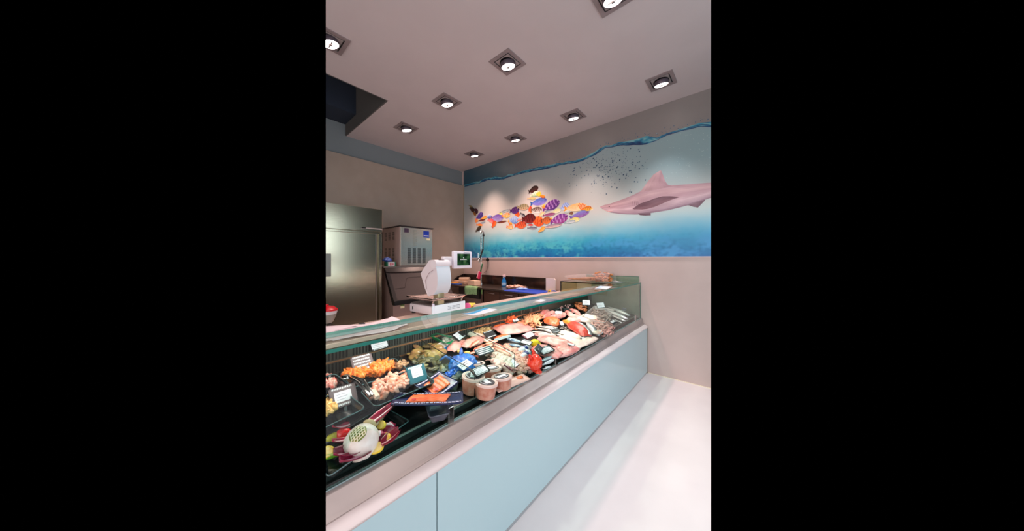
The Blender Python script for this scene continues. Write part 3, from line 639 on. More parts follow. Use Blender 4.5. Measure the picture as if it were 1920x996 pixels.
for (u, v, col, lb, w_) in ((853, 533, (40, 76, 150), 'blue mat on the sink bench behind the scale display', .26), (850, 529, (220, 150, 60), 'orange folded cloth on the blue mat behind the scale display', .12), (853, 518, (40, 120, 100), 'green folded cloth against the side splash behind the scale display', .14)):
    p = ony(u, v, 3.12 if col[2] > 140 else (3.16 if col[0] > 200 else 3.46))
    o = O('mat' if col[2] > 140 else 'folded_cloth', MB().box((-w_/2, -.06, 0), (w_/2, .06, .012 if col[2] > 140 else .02), .004), P('m_'+lb[:6], col, .6))
    o.location = (max(p.x, -4.3), p.y, .933 if col[2] > 140 else (.946 if col[0] > 200 else .99 if False else .933)); o.rotation_euler = (0, 0, .1)
    tag(o, lb, 'mat' if col[2] > 140 else 'cloth')
# spray bottle
def bottle(u, v, y, col, label, s=1.):
    p = ony(u, v, y); t = T('spray_bottle', label, 'spray bottle', (p.x, y, .933))
    O('body', MB().lathe([(.0, 0), (.036*s, .0), (.040*s, .01), (.041*s, .07), (.034*s, .11), (.018*s, .145), (.014*s, .165)], 20), P('liquid_blue', col, .15), t, smooth=True)
    O('label', MB().lathe([(.0405*s, .02), (.0425*s, .022), (.0425*s, .062), (.0405*s, .064)], 20), P('bottle_label', (150, 190, 226), .4), t, smooth=True)
    h = O('trigger_head', MB().box((-.018, -.012, .165), (.018, .03, .20), .005).box((-.012, -.035, .188), (.012, -.01, .20), .003), P('trigger_pink', (236, 200, 206), .4), t)
    O('trigger', MB().box((-.005, -.025, .155), (.005, -.015, .19), .002), whitep, h); return t
bottle(945, 540, 3.42, (30, 120, 190), 'blue spray bottle standing on the bench before the backsplash')
# blue cutting board with glove and seafood bag
bl = onz(988, 546, .94)
cb = T('blue_cutting_board', 'bright blue cutting board lying at the front right of the sink bench', 'cutting board', (bl.x, 3.12, .933), (0, 0, .02))
O('board', MB().box((-.31, -.20, 0), (.31, .17, .014), .005), P('board_blue', (26, 66, 176), .35), cb)
O('juice_groove', MB().box((-.28, -.17, .0135), (.28, -.16, .015)).box((-.28, .13, .0135), (.28, .14, .015)), P('board_blue_dark', (20, 50, 140), .35), cb)
t = T('blue_glove', 'crumpled light blue disposable glove on the blue cutting board', 'glove', (bl.x-.16, 3.12, .948), (0, 0, .4))
b = MB().blob((0, 0, .012), (.055, .035, .014), 3, .5, 60, 5)
for k in range(5): b.tube([(.04, -.03+.014*k, .012), (.075+.01*(k % 3), -.035+.018*k, .018), (.10+.012*((k*2) % 3), -.04+.02*k, .008)], [.007, .0065, .004], 8)
O('glove', b, P('glove_blue', (120, 160, 226), .4, col2=(150, 186, 236), scale=40), t, smooth='all')
t = T('packed_fish_bag', 'clear bag of pale shellfish lying on the bench beside the spray bottle', 'bag', (onz(950, 541, .95).x+.1, 3.22, .933), (0, 0, .1))
O('bag_contents', MB().blob((0, 0, .03), (.15, .07, .032), 4, .45, 90, 9), P('bag_contents', (206, 170, 150), .35, col2=(170, 120, 96), scale=30, bump=.4), t, smooth='all')
O('bag_neck', MB().tube([(-.14, 0, .03), (-.17, .01, .035), (-.20, .02, .03)], [.02, .010, .024], 10), P('bag_film', (220, 200, 196), .2), t, smooth=True)
t = T('yellow_sprayer', 'yellow round knob with a blue rim at the right end of the blue board', 'knob', (onz(1024, 549, .96).x, 3.05, .962))
O('knob_wheel', MB().tube([(0, .0, 0), (0, .012, 0)], .028, 18), P('knob_yellow', (236, 190, 30), .4), t, smooth=True)
O('hub', MB().tube([(0, -.008, 0), (0, 0, 0)], .012, 12), P('knob_hub', (60, 60, 90), .4), t, smooth=True)
O('tail', MB().tube([(.02, .012, .01), (.06, .03, .02), (.09, .04, .0)], .010, 8), P('knob_blue', (40, 60, 130), .4), t, smooth=True)
# pre-rinse tap
fx = -3.80
t = T('pre_rinse_tap', 'tall chrome pre-rinse tap with spring hose on the sink bench', 'tap', (fx, 3.40, .932))
O('base', MB().lathe([(.028, 0), (.028, .02), (.018, .04), (.016, .06)], 16), chrome, t, smooth=True)
O('riser', MB().tube([(0, 0, .05), (0, 0, .86)], .0115, 12), chrome, t, smooth=True)
sp = []
for i in range(421):
    a = i/420; th_ = a*PI*1.05
    if a < .42: c = Vector((0, -.02*0, .62+a/.42*.34)); tx = Vector((1, 0, 0)); ty = Vector((0, 1, 0))
    else:
        k = (a-.42)/.58
        if k < .45: q = k/.45*PI; c = Vector((.032-.032*math.cos(q), -.0, .96+.040*math.sin(q))); n_ = Vector((-math.cos(q), 0, math.sin(q))); tx = n_; ty = Vector((0, 1, 0))
        else: c = Vector((.064-.018*(k-.45), 0, .96-(k-.45)/.55*.30)); tx = Vector((1, 0, 0)); ty = Vector((0, 1, 0))
    sp.append(c+(tx*math.cos(i*1.35)+ty*math.sin(i*1.35))*.015)
O('spring', MB().tube(sp, .0028, 5), chrome, t, smooth=True)
O('hose', MB().tube([(0, 0, .62), (0, 0, .96), (.01, 0, .985), (.032, 0, 1.0), (.054, 0, .985), (.064, 0, .96), (.055, 0, .66)], .009, 10), P('hose_grey', (70, 66, 66), .4), t, smooth=True)
O('hose_collar', MB().cyl((.064, 0, .93), (.07, 0, .90), .020, 14), black, t, smooth=True)
O('grip', MB().tube([(.055, 0, .66), (.04, -.02, .60), (.02, -.04, .50)], [.014, .016, .013], 12), P('grip_black', (22, 20, 24), .4), t, smooth=True)
O('spray_head', MB().cyl((.018, -.042, .50), (-.012, -.055, .455), .018, 16, .026), chrome, t, smooth=True)
O('bracket', MB().tube([(0, 0, .56), (-.03, -.02, .56), (-.05, -.03, .60), (-.05, -.03, .46)], .008, 8), chrome, t, smooth=True)
O('valve', MB().tube([(-.035, -.01, .44), (.035, -.01, .44)], .016, 12).tube([(0, -.02, .44), (.0, -.07, .40)], .007, 8), chrome, t, smooth=True)
t = T('wall_hook', 'round black knob on the wall right of the tap', 'wall hook', (ony(915, 487, 3.57).x, 3.579, 1.40))
O('knob', MB().tube([(0, -.03, 0), (0, -.012, 0)], .034, 20), black, t, smooth=True)
O('stem', MB().tube([(0, -.012, 0), (0, 0.0, 0)], .012, 12), chrome, t, smooth=True)
O('cord', MB().tube([(0, -.02, -.03), (.01, -.02, -.12), (-.03, -.02, -.22), (-.09, -.03, -.26)], .003, 6), P('cord_brown', (120, 92, 80), .6), t, smooth=True)
t = T('pink_brush', 'pink cleaning brush hanging from the tap', 'brush', (fx+.0, 3.36, 1.10), (0, .35, 0))
O('handle', MB().box((-.012, -.01, .06), (.012, .01, .24), .004), P('brush_handle_green', (70, 120, 84), .5), t)
O('brush_back', MB().box((-.022, -.02, -.06), (.022, .015, .08), .006), P('brush_pink', (214, 50, 100), .5), t)
O('bristles', MB().box((-.036, -.03, -.055), (-.022, .012, .075), .003), P('bristle_pink', (246, 190, 204), .8), t)

# ---------------------------------------------------------------- the scale
sc = T('counter_scale', 'white shop scale with printer head and customer display on the counter worktop', 'scale', (-1.95, 1.265, .970), (0, 0, R(5)))
pinkw = P('scale_plastic', (222, 214, 218), .35)
O('base', MB().box((-.14, -.165, .014), (.14, .165, .078), .008), pinkw, sc, smooth=True)
O('base_deck', MB().box((-.135, -.155, .078), (.120, .155, .088), .004), P('scale_deck', (120, 112, 110), .35, .5), sc)
O('side_slot', MB().box((-.10, -.1665, .035), (-.088, -.1645, .058)), black, sc)
for x in (-.12, .12):
    for y in (-.14, .14): O('foot', MB().cyl((x, y, 0), (x, y, .014), .016, 14), black, sc)
fpn = O('front_panel', MB().box((.139, -.165, .012), (.152, .168, .084), .005), P('scale_front', (214, 224, 232), .3), sc, smooth=True)
b = MB()
for k in range(3):
    for c in range(3): b.box((.152, -.02+c*.045, .058-k*.011), (.1535, .015+c*.045, .0615-k*.011))
O('printed_text', b, P('print_grey', (120, 130, 140), .6), fpn)
O('level_button', MB().cyl((.143, -.150, .0), (.143, -.150, .098), .010, 14), P('lilac', (214, 206, 224), .3), sc, smooth=True)
O('column', MB().box((.075, -.100, .07), (.138, -.040, .30), .006), P('column_steel', (176, 172, 140), .35, .7), sc, smooth=True)
prof = [(.075, .425), (.105, .428), (.135, .418), (.152, .395), (.158, .365), (.166, .33), (.172, .29), (.172, .25), (.160, .20), (.130, .165), (.075, .150), (.055, .150), (.020, .205), (-.035, .320), (.0, .355)]
hd = O('printer_head', MB().prism(prof, -.135, -.005, 'y'), pinkw, sc, smooth=True)
pf2 = [(x+.0035, z) for x, z in prof[3:10]]; pf2 = pf2 + [(x-.012, z) for x, z in reversed(prof[3:10])]
O('front_shell', MB().prism(pf2, -.1335, -.0065, 'y'), MATS['scale_front'], hd, smooth=True)
O('print_roller_cover', MB().cyl((.128, -.138, .395), (.128, -.002, .395), .034, 24), P('scale_cover', (226, 220, 224), .3), hd, smooth=True)
O('paper_slot', MB().box((.118, -.095, .427), (.142, -.045, .4305)), P('slot_dark', (60, 40, 44), .4), hd)
O('side_seam', MB().tube([(.125, -.1365, .35), (.07, -.1365, .325), (.03, -.1365, .27), (.045, -.1365, .20)], .0015, 5), P('seam', (150, 120, 124), .5), hd, smooth=True)
O('side_highlight', MB().tube([(.02, -.1368, .255), (.035, -.1368, .21), (.058, -.1368, .165)], .0016, 5), P('highlight_white', (240, 232, 232), .4), hd, smooth=True)  # pale tube drawn as a highlight on the head's side
O('display_arm', MB().box((.06, -.02, .38), (.10, .09, .43), .006).box((.07, -.02, .42), (.10, .075, .455), .005), MATS['scale_cover'], sc, smooth=True)
ds = O('customer_display', MB().box((.095, .065, .355), (.128, .270, .500), .008), P('display_shell', (228, 224, 234), .3), sc, smooth=True)
O('screen', MB().box((.1275, .100, .382), (.1295, .245, .480)), P('screen_green', (16, 40, 26), .15, col2=(50, 92, 56), scale=24, col3=(96, 120, 80), emit=0.), ds)
b = MB()
for k in range(9): b.box((.1295, .129+k*.0085, .428), (.1302, .1345+k*.0085, .436))
b.box((.1295, .163, .442), (.1302, .171, .450))
O('screen_text', b, chalk, ds)
O('brand_strip', MB().box((.1275, .170, .484), (.1295, .240, .491)), P('strip_grey', (90, 90, 110), .4), ds)
pn = O('weighing_pan', MB().slab(lambda s_, t_: Vector((-.16+.33*s_, -.175+.34*t_, .105+.030*max(abs(2*s_-1)**6, abs(2*t_-1)**6)+.003*math.sin(9*s_)*math.sin(7*t_))), 24, 30, .003), P('pan_steel', (226, 200, 190), .22, .7), sc, smooth='all')
bmesh_pts = [(-.16, -.175, .135), (.17, -.175, .135), (.17, .165, .135), (-.16, .165, .135)]
O('pan_rim', MB().tube(bmesh_pts, .004, 8, closed=True), chrome, pn, smooth=True)
for y in (-.15, .14): O('pan_support', MB().cyl((.13, y, .085), (.15, y, .13), .006, 8), chrome, pn)

# ---------------------------------------------------------------- things on the worktop and on the glass
zt = .971
pp = [onz(u, v, zt+.003) for u, v in ((660, 611), (694, 597), (760, 600), (752, 606), (712, 611))]
ct = sum(pp, Vector())/5
for nm, dz, sh, lb in (('paper_sheet', .0, (0, 0), 'bottom sheet of the white papers lying on the counter worktop left of the scale'), ('paper_sheet', .004, (.03, -.02), 'curled top sheet of the white papers on the counter worktop left of the scale')):
    def pf(s_, t_):
        x = -.14+.28*s_; y = -.20+.42*t_
        curl = .03*max(0, t_-.82)/.18*(1 if dz else .3)+.045*max(0, (1-s_)-.7)*max(0, .6-t_)*3
        return Vector((x, y, .004+curl+.002*math.sin(s_*7+t_*5)))
    t = T(nm, lb, 'paper', (-1.80+sh[0], .66+sh[1]-.02, zt+dz), (0, 0, R(-8 if dz else 3)), 'white papers on the worktop')
    O('sheet', MB().slab(pf, 14, 18, .001), P('paper_pinkish', (236, 218, 224), .7), t, smooth='all')
    if dz:
        b = MB()
        for k in range(12): b.box((-.10+k*.017, -.12, .0085), (-.096+k*.017, -.12+random.uniform(.08, .25), .0092))
        O('printed_lines', b, P('print_faint', (196, 176, 186), .7), t)
def pen(u, v, ln, rot, col, cap, label):
    p = onz(u, v, zt); t = T('pen', label, 'pen', (p.x, p.y, zt+.006), (0, 0, rot))
    O('barrel', MB().tube([(0, -ln/2, 0), (0, ln/2, 0)], .0045, 10), P('pen_'+label[:5], col, .3, .3), t, smooth=True)
    O('cap', MB().tube([(0, ln/2-.035, 0), (0, ln/2+.002, 0)], .0058, 10), P('cap_'+label[:5], cap, .4), t, smooth=True)
    O('clip', MB().box((-.0015, ln/2-.035, .005), (.0015, ln/2-.005, .0075)), P('cap_'+label[:5], cap, .4), t); return t
pen(656, 613, .17, R(-4), (150, 130, 110), (20, 20, 22), 'brown pen with black cap by the papers on the worktop')
pen(648, 618, .12, R(-14), (40, 60, 60), (20, 20, 24), 'dark pen lying nearer the glass than the brown one')
pen(630, 620, .15, R(-6), (226, 170, 180), (236, 200, 206), 'pink pen at the left edge of the worktop')
def sticker(u, v, L_, W_, rot, cols, label, z=1.1115, nm='leaflet'):
    p = onz(u, v, z); t = T(nm, label, 'leaflet', (p.x, p.y, z+.0008), (0, 0, rot))
    O('sheet', MB().slab(lambda s_, t_: Vector((-W_/2+W_*s_, -L_/2+L_*t_, .001+.004*abs(2*t_-1)**3)), 4, 10, .0008), P('sheet_'+label[:8], cols[0], .5), t, smooth='all')
    if len(cols) > 1: O('band', MB().slab(lambda s_, t_: Vector((-W_/2*.95+W_*.35*s_+.008*math.sin(t_*6), -L_/2*.95+L_*.95*t_, .0018+.004*abs(2*t_-1)**3)), 4, 10, .0006).m(0), P('band_'+label[:8], cols[1], .5), t, smooth='all')
    return t
sticker(900, 586, .20, .085, R(8), ((236, 236, 242), (60, 170, 220)), 'white leaflet with a light blue wave lying on the glass top of the counter')
sticker(1012, 565, .10, .05, R(5), ((226, 230, 236),), 'smaller white slip on the glass top, nearer the back wall than the wave leaflet')
sticker(1131, 540, .26, .12, R(10), ((240, 240, 246), (180, 206, 230)), 'white crumpled paper on the glass top in front of the dried bunch')
sticker(1160, 529, .10, .12, R(80), ((236, 240, 244), (120, 150, 180)), 'white card on the corner glass top against the wall', 1.1115)
t = T('yellow_glove', 'yellow rubber glove on the worktop right of the scale', 'glove', (-1.90, 1.56, .972), (0, 0, .6))
b = MB().blob((0, 0, .018), (.035, .05, .018), 3, .3, 50, 2)
for k in range(4): b.tube([(-.02+.013*k, .04, .018), (-.024+.016*k, .075, .022), (-.026+.018*k, .10, .012)], [.008, .0075, .006], 8)
O('glove', b, P('glove_yellow', (236, 196, 70), .5), t, smooth='all')
O('cuff', MB().lathe([(.028, 0), (.030, .012), (.026, .014)], 16, Matrix.Translation((0, -.05, .02)) @ Matrix.Rotation(PI/2, 4, 'X')), P('glove_cuff', (216, 90, 150), .5), t, smooth=True)
# red lidded pot behind the counter at the left
t = T('lidded_pot', 'white pot with a red lid on a steel post in front of the fridge', 'pot', (onx(611, 566, -3.3).x, onx(613, 566, -3.3).y, .74))
O('post', MB().cyl((0, 0, -.74), (0, 0, .0), .045, 16), dsteel, t, smooth=True)
O('pot', MB().lathe([(.03, .0), (.055, .02), (.08, .08), (.082, .10)], 24), P('pot_grey', (150, 146, 136), .3), t, smooth=True)
O('rim', MB().lathe([(.078, .09), (.09, .12), (.09, .135), (.07, .14)], 24), whitep, t, smooth=True)
O('lid', MB().lathe([(.095, .135), (.092, .15), (.06, .175), (.015, .185), (.015, .20), (.0, .20)], 24), P('lid_red', (206, 24, 40), .35), t, smooth=True)
# wrapped dried bunch on the corner glass
t = T('dried_bunch', 'cellophane wrapped bunch of dried stems and pods lying on the corner glass', 'dried bunch', (-1.50, 3.33, 1.112), (0, 0, R(-2)))
rr = random.Random(3); b = MB()
for k in range(60):
    a = rr.uniform(-1, 1); h = rr.uniform(.012, .05)
    b.tube([(-.42+rr.uniform(0, .06), a*.02, .02), (-.15, a*.035, h), (.04, a*.06, h+.01), (.10+rr.uniform(-.02, .02), a*.075, h+rr.uniform(0, .02))], [.0025, .004, .004, .003], 6)
O('stems', b, P('stem_tan', (206, 150, 110), .7, col2=(180, 116, 80), scale=30), t, smooth=True)
b = MB()
for k in range(84):
    a = rr.uniform(0, 2*PI); r_ = rr.uniform(0, 1)**.5
    c = (.06+rr.uniform(-.06, .13), math.cos(a)*r_*.095, .068+math.sin(a)*r_*.058)
    b.blob(c, (rr.uniform(.018, .034), rr.uniform(.009, .015), rr.uniform(.008, .013)), 1, .3, 40, k, M=None)
O('pods', b, P('pod_orange', (220, 150, 96), .6, col2=(150, 84, 50), scale=26, col3=(236, 190, 140)), t, smooth='all')
b = MB()
def cel(s_, t_):
    a = 2*PI*t_; r_ = .02+.035*min(1, s_*2.2)+(.026 if s_ > .6 else 0)*min(1, (s_-.6)*6); r_ *= (1+.12*noise.noise(Vector((s_*6, math.cos(a)*2, math.sin(a)*2))))
    return Vector((-.46+.68*s_, math.cos(a)*r_*1.5, max(.002, .045+math.sin(a)*r_*.95)))
b.grid(cel, 30, 24); O('cellophane', b, glass_mat('cellophane', (.97, .92, .91), 1.3, haze=.13), t, smooth='all')

# ---------------------------------------------------------------- food on the deck
rg = random.Random(11)
def seg(u1, v1, u2, v2, h=0.):
    a, b_ = dk(u1, v1, h), dk(u2, v2, h); return (a+b_)/2, math.atan2(b_.y-a.y, b_.x-a.x), (b_-a).length
def inpoly(p, poly):
    c = False; j = len(poly)-1
    for i in range(len(poly)):
        if (poly[i][1] > p[1]) != (poly[j][1] > p[1]) and p[0] < (poly[j][0]-poly[i][0])*(p[1]-poly[i][1])/(poly[j][1]-poly[i][1])+poly[i][0]: c = not c
        j = i
    return c
def spots(poly, n, hmax, gap):
    """n places in a heap whose outline is the polygon; the heap is highest in its middle"""
    us = [p[0] for p in poly]; vs = [p[1] for p in poly]; cu, cv = sum(us)/len(us), sum(vs)/len(vs); out = []; tries = 0
    while len(out) < n and tries < 4000:
        tries += 1; p = (rg.uniform(min(us), max(us)), rg.uniform(min(vs), max(vs)))
        if not inpoly(p, poly): continue
        d = max(abs(p[0]-cu)/(max(us)-min(us)), abs(p[1]-cv)/(max(vs)-min(vs)))*2
        h = hmax*max(.12, 1-d*d)
        q = dk(p[0], p[1], h)
        if any((q-r[0]).length < gap for r in out): continue
        out.append((q, h))
    return out
def obj1(name, mb, mats, label, cat, loc, rot, group=None, smooth='all'):
    o = O(name, mb, mats, None, smooth=smooth); o.location = loc; o.rotation_euler = rot; return tag(o, label, cat, group)
def heap(o, poly, n, hmax, gap, flat=False, lean=.5, smin=.85, smax=1.15, head=None):
    """o and copies of it, heaped"""
    S = spots(poly, n, hmax, gap)
    for i, (q, h) in enumerate(S):
        rot = drot(rg.uniform(0, 2*PI) if head is None else head+rg.uniform(-.4, .4), rg.uniform(-lean, lean), rg.uniform(-lean, lean))
        s = rg.uniform(smin, smax)
        if i == 0: c = o; c.location = q; c.rotation_euler = rot; c.scale = (s, s, s)
        elif o.type == 'EMPTY': c = dup(o, q, rot, None, s)
        else:
            c = o.copy(); C.objects.link(c); c.location = q; c.rotation_euler = rot; c.scale = (s, s, s)
def fishbody(L, H, W, bend=0., n=14, k=12):
    b = MB(); n0 = 0; rings = []
    for i in range(n+1):
        t = i/n; r = (math.sin(PI*(t*.93+.035))**.62)*(1-.42*(1-t)**1.5) if t > .0 else .2
        r = max(.10 if t < .15 else .04, r); x = (t-.5)*L; yb = bend*math.sin(PI*t)
        rings.append([b.bm.verts.new((x, yb+math.cos(2*PI*j/k)*H/2*r, W/2+math.sin(2*PI*j/k)*W/2*r)) for j in range(k)])
    for i in range(n):
        for j in range(k): b.bm.faces.new((rings[i][j], rings[i][(j+1) % k], rings[i+1][(j+1) % k], rings[i+1][j]))
    b.bm.faces.new(rings[0][::-1]); b.bm.faces.new(rings[-1]); return b
FM = {}
def fish_mat(name, back, mid, belly, rough=.25, metal=.2, stripe=None):
    if name in MATS: return MATS[name]
    m = bpy.data.materials.new(name); m.use_nodes = True; nt = m.node_tree; N = nt.nodes; L = nt.links; b = N['Principled BSDF']
    tc = N.new('ShaderNodeTexCoord'); sp_ = N.new('ShaderNodeSeparateXYZ'); L.new(tc.outputs['Generated'], sp_.inputs[0])
    nz = N.new('ShaderNodeTexNoise'); nz.inputs['Scale'].default_value = 9; L.new(tc.outputs['Generated'], nz.inputs['Vector'])
    ad = N.new('ShaderNodeMath'); ad.operation = 'MULTIPLY_ADD'; L.new(nz.outputs['Fac'], ad.inputs[0]); ad.inputs[1].default_value = .3; L.new(sp_.outputs['Y'], ad.inputs[2])
    cr = N.new('ShaderNodeValToRGB'); e = cr.color_ramp.elements; e[0].position = .35; e[0].color = lin(belly); e[1].position = .95; e[1].color = lin(back)
    q = e.new(.62); q.color = lin(mid); L.new(ad.outputs[0], cr.inputs[0]); L.new(cr.outputs[0], b.inputs['Base Color'])
    if stripe:
        wv = N.new('ShaderNodeTexWave'); wv.inputs['Scale'].default_value = 3; wv.bands_direction = 'Y'; L.new(tc.outputs['Generated'], wv.inputs['Vector'])
        mx = N.new('ShaderNodeMix'); mx.data_type = 'RGBA'; L.new(wv.outputs['Fac'], mx.inputs['Factor']); L.new(cr.outputs[0], mx.inputs[6]); mx.inputs[7].default_value = lin(stripe); L.new(mx.outputs[2], b.inputs['Base Color'])
    b.inputs['Roughness'].default_value = rough; b.inputs['Metallic'].default_value = metal; MATS[name] = m; return m
eye_m = P('fish_eye', (16, 14, 18), .15)
def fish(name, label, cat, p, mat, finmat, H=.22, W=.12, h=0., group=None, bend=.0, off=0.):
    c, a, L_ = seg(*p, h)
    t = T(name, label, cat, c, drot(a), group)
    O('body', fishbody(L_*.86, L_*H, L_*W, bend*L_), mat, t, smooth='all')
    O('tail_fin', MB().prism([(-.40*L_, -.012*L_), (-.40*L_, .012*L_), (-.52*L_, .085*L_), (-.485*L_, .0), (-.52*L_, -.085*L_)], L_*W*.42, L_*W*.42+.003, 'z'), finmat, t)
    O('dorsal_fin', MB().prism([(.14*L_, H*.42*L_), (.05*L_, H*.66*L_), (-.16*L_, H*.50*L_), (-.2*L_, H*.34*L_)], L_*W*.45, L_*W*.45+.003, 'z'), finmat, t)
    O('eye', MB().blob((.345*L_, .02*L_, L_*W*.78), (.016*L_, .016*L_, .008*L_), 1), eye_m, t, smooth='all')
    return t
def fillet(name, label, p, w_, th, mat, h=0., cat='fillet', group=None, taper=.5, wav=.006, seed=0):
    c, a, L_ = seg(*p, h); t = T(name, label, cat, c, drot(a), group)
    def f(s_, t_):
        x = (s_-.5)*L_; ww = w_*(1-taper*abs(2*s_-1)**2.2)*(1+.12*noise.noise(Vector((s_*4, seed, 0)))); y = (t_-.5)*ww+.02*L_*math.sin(s_*3+seed)
        z = .004+th*(max(0, 1-abs(2*t_-1)**2.6))*(max(.15, 1-abs(2*s_-1)**4))+wav*noise.noise(Vector((s_*5, t_*4, seed)))
        return Vector((x, y, max(.004, z)))
    O('flesh', MB().slab(f, 26, 14, .004), mat, t, smooth='all')
    O('skin_edge', MB().tube([f(s_/12, .02) for s_ in range(13)], .0022, 6), P('skin_grey', (150, 132, 130), .3), t, smooth=True)
    return t
# flesh colours
m_salmon = P('salmon_flesh', (240, 84, 36), .3, col2=(246, 124, 74), scale=26, stretch=(1, 3, 1), bump=.15)
m_pink = P('pink_flesh', (226, 120, 116), .3, col2=(238, 168, 158), scale=14, bump=.2, stretch=(1, 3, 1))
m_pink2 = P('pink_flesh_pale', (236, 178, 168), .3, col2=(226, 134, 128), scale=12, bump=.2)
m_white = P('white_flesh', (240, 222, 206), .35, col2=(232, 204, 190), scale=18, bump=.2)
m_red = P('red_flesh', (206, 44, 38), .3, col2=(226, 80, 60), scale=40, bump=.4)
m_peach = P('peach_shell', (236, 176, 134), .35, col2=(222, 140, 100), scale=30, bump=.2, rnd=.15)
m_clam = P('clam_shell', (196, 196, 178), .35, col2=(140, 146, 136), scale=60, rnd=.25, bump=.2)
m_whelk = P('whelk_shell', (214, 180, 128), .4, col2=(176, 128, 78), scale=60, rnd=.25, bump=.3)
m_mussel = P('mussel_shell', (62, 66, 44), .25, col2=(120, 110, 60), scale=20, rnd=.3)
m_mussel2 = P('brown_shell', (150, 104, 70), .3, col2=(196, 160, 90), scale=18, rnd=.25)
m_squid = P('squid_flesh', (236, 214, 200), .3, col2=(226, 186, 176), scale=24, rnd=.08)
m_prawn = P('prawn_shell', (214, 160, 146), .3, col2=(176, 128, 120), scale=40, rnd=.18)
m_prawn2 = P('grey_prawn_shell', (170, 146, 134), .3, col2=(128, 112, 106), scale=40, rnd=.2)
m_redfish = fish_mat('red_mullet_skin', (214, 84, 70), (236, 132, 110), (244, 190, 170), .25, .0)
m_rfin = P('red_fin', (226, 120, 96), .4)
m_silver = fish_mat('silver_skin', (96, 96, 100), (176, 174, 176), (236, 230, 228), .2, .45)
m_sfin = P('grey_fin', (120, 116, 116), .35)
m_blue = fish_mat('blue_fish_skin', (90, 116, 140), (170, 196, 206), (226, 236, 238), .2, .3)
m_strip = fish_mat('striped_fish_skin', (84, 78, 80), (196, 176, 166), (240, 226, 216), .25, .25)
blk_tray = P('black_tray', (18, 24, 26), .18)
plate_m = {'brown': P('plate_brown', (112, 96, 98), .4), 'teal': P('plate_teal', (44, 104, 118), .35), 'black': P('plate_black', (34, 34, 38), .4), 'maroon': P('plate_maroon', (110, 52, 66), .4), 'slate': P('plate_slate', (56, 70, 78), .4), 'pale': P('plate_pale', (150, 172, 176), .4)}
lab_m = P('price_paper', (236, 234, 240), .6)
def sign(p, H, label, col='black', lab=(.12, .88, .22, .78), h=.02, lean=58, lines=2, stand=False, bottom=True, group=None):
    """p: bottom-left and bottom-right corner as seen; lean: degrees back from upright"""
    c, a, W_ = seg(*p, h); t = T('price_sign', label, 'price sign', c, (0, 0, a-PI/2), group)
    # local: width along y, plate rises towards -x; for a==90deg the sign faces +x
    M = Matrix.Rotation(-R(lean), 4, 'Y')
    b = MB().box((-.0012, -W_/2, 0), (.0012, W_/2, H), min(.004, H*.1) if H > .03 else 0, M, 1); O('plate', b, plate_m[col], t)
    if lab:
        y0, y1, z0, z1 = lab; O('price_paper', MB().box((.0012, -W_/2+W_*y0, H*z0), (.0022, -W_/2+W_*y1, H*z1), 0, M), lab_m, t)
        b = MB()
        for k in range(3): b.box((.0022, -W_/2+W_*(y0+.08), H*(z0+(z1-z0)*(.2+.25*k))), (.0026, -W_/2+W_*(y0+(y1-y0)*(.65+.1*(k % 2))), H*(z0+(z1-z0)*(.26+.25*k))), 0, M)
        O('small_print', b, P('print_faint2', (176, 174, 186), .6), t)
    b = MB(); q = random.Random(int(p[0]*7))
    rows = [(.86, .95)]*1+([(.06, .15)] if bottom else []) if lab else [(.12+.76*k/max(1, lines), .12+.76*k/max(1, lines)+.09) for k in range(lines+1)]
    for (z0, z1) in rows:
        y = .10
        while y < .86:
            w_ = q.uniform(.03, .07); b.box((.0012, -W_/2+W_*y, H*z0), (.0020, -W_/2+W_*min(.9, y+w_), H*z1), 0, M); y += w_+.022
    O('lettering', b, chalk, t)
    if stand: O('stand', MB().cyl((-.002, 0, -.004), (.014, 0, -.03), .006, 8).cyl((.014, 0, -.030), (.016, 0, -.034), .016, 12), P('clear_stand', (90, 100, 100), .2), t, smooth=True)
    return t
def tray(p, w_, dep, h, label, mat=None, name='serving_tray', r=.02, cat='tray', th=.003):
    c, a, L_ = seg(*p, h); t = T(name, label, cat, c-Vector((0, 0, dep)), drot(a)); m = mat or blk_tray
    def ring(l, w2, z, n=6, rr=.02):
        out = []
        for (sx, sy, a0) in ((1, 1, 0), (-1, 1, PI/2), (-1, -1, PI), (1, -1, 3*PI/2)):
            for k in range(n+1): q = a0+PI/2*k/n; out.append((sx*(l/2-rr)+rr*math.cos(q), sy*(w2/2-rr)+rr*math.sin(q), z))
        return out
    b = MB(); prof = [(L_-.03, w_-.03, .0), (L_-.006, w_-.006, dep), (L_, w_, dep+.002), (L_, w_, dep-.002), (L_-.002, w_-.002, dep-.002), (L_-.024, w_-.024, -.003)]
    rs = [[b.bm.verts.new(q) for q in ring(l, w2, z, rr=r)] for (l, w2, z) in prof]; k_ = len(rs[0])
    for i in range(len(rs)-1):
        for k in range(k_): b.bm.faces.new((rs[i][k], rs[i][(k+1) % k_], rs[i+1][(k+1) % k_], rs[i+1][k]))
    b.bm.faces.new(rs[0]); b.bm.faces.new(rs[-1][::-1])
    O('tray_body', b, m, t, smooth=True)
    O('rim', MB().tube(ring(L_, w_, dep+.002, rr=r), .0022, 6, closed=True), P('rim_light', (70, 96, 98), .15) if m == blk_tray else m, t, smooth=True)
    return t, c, a, L_
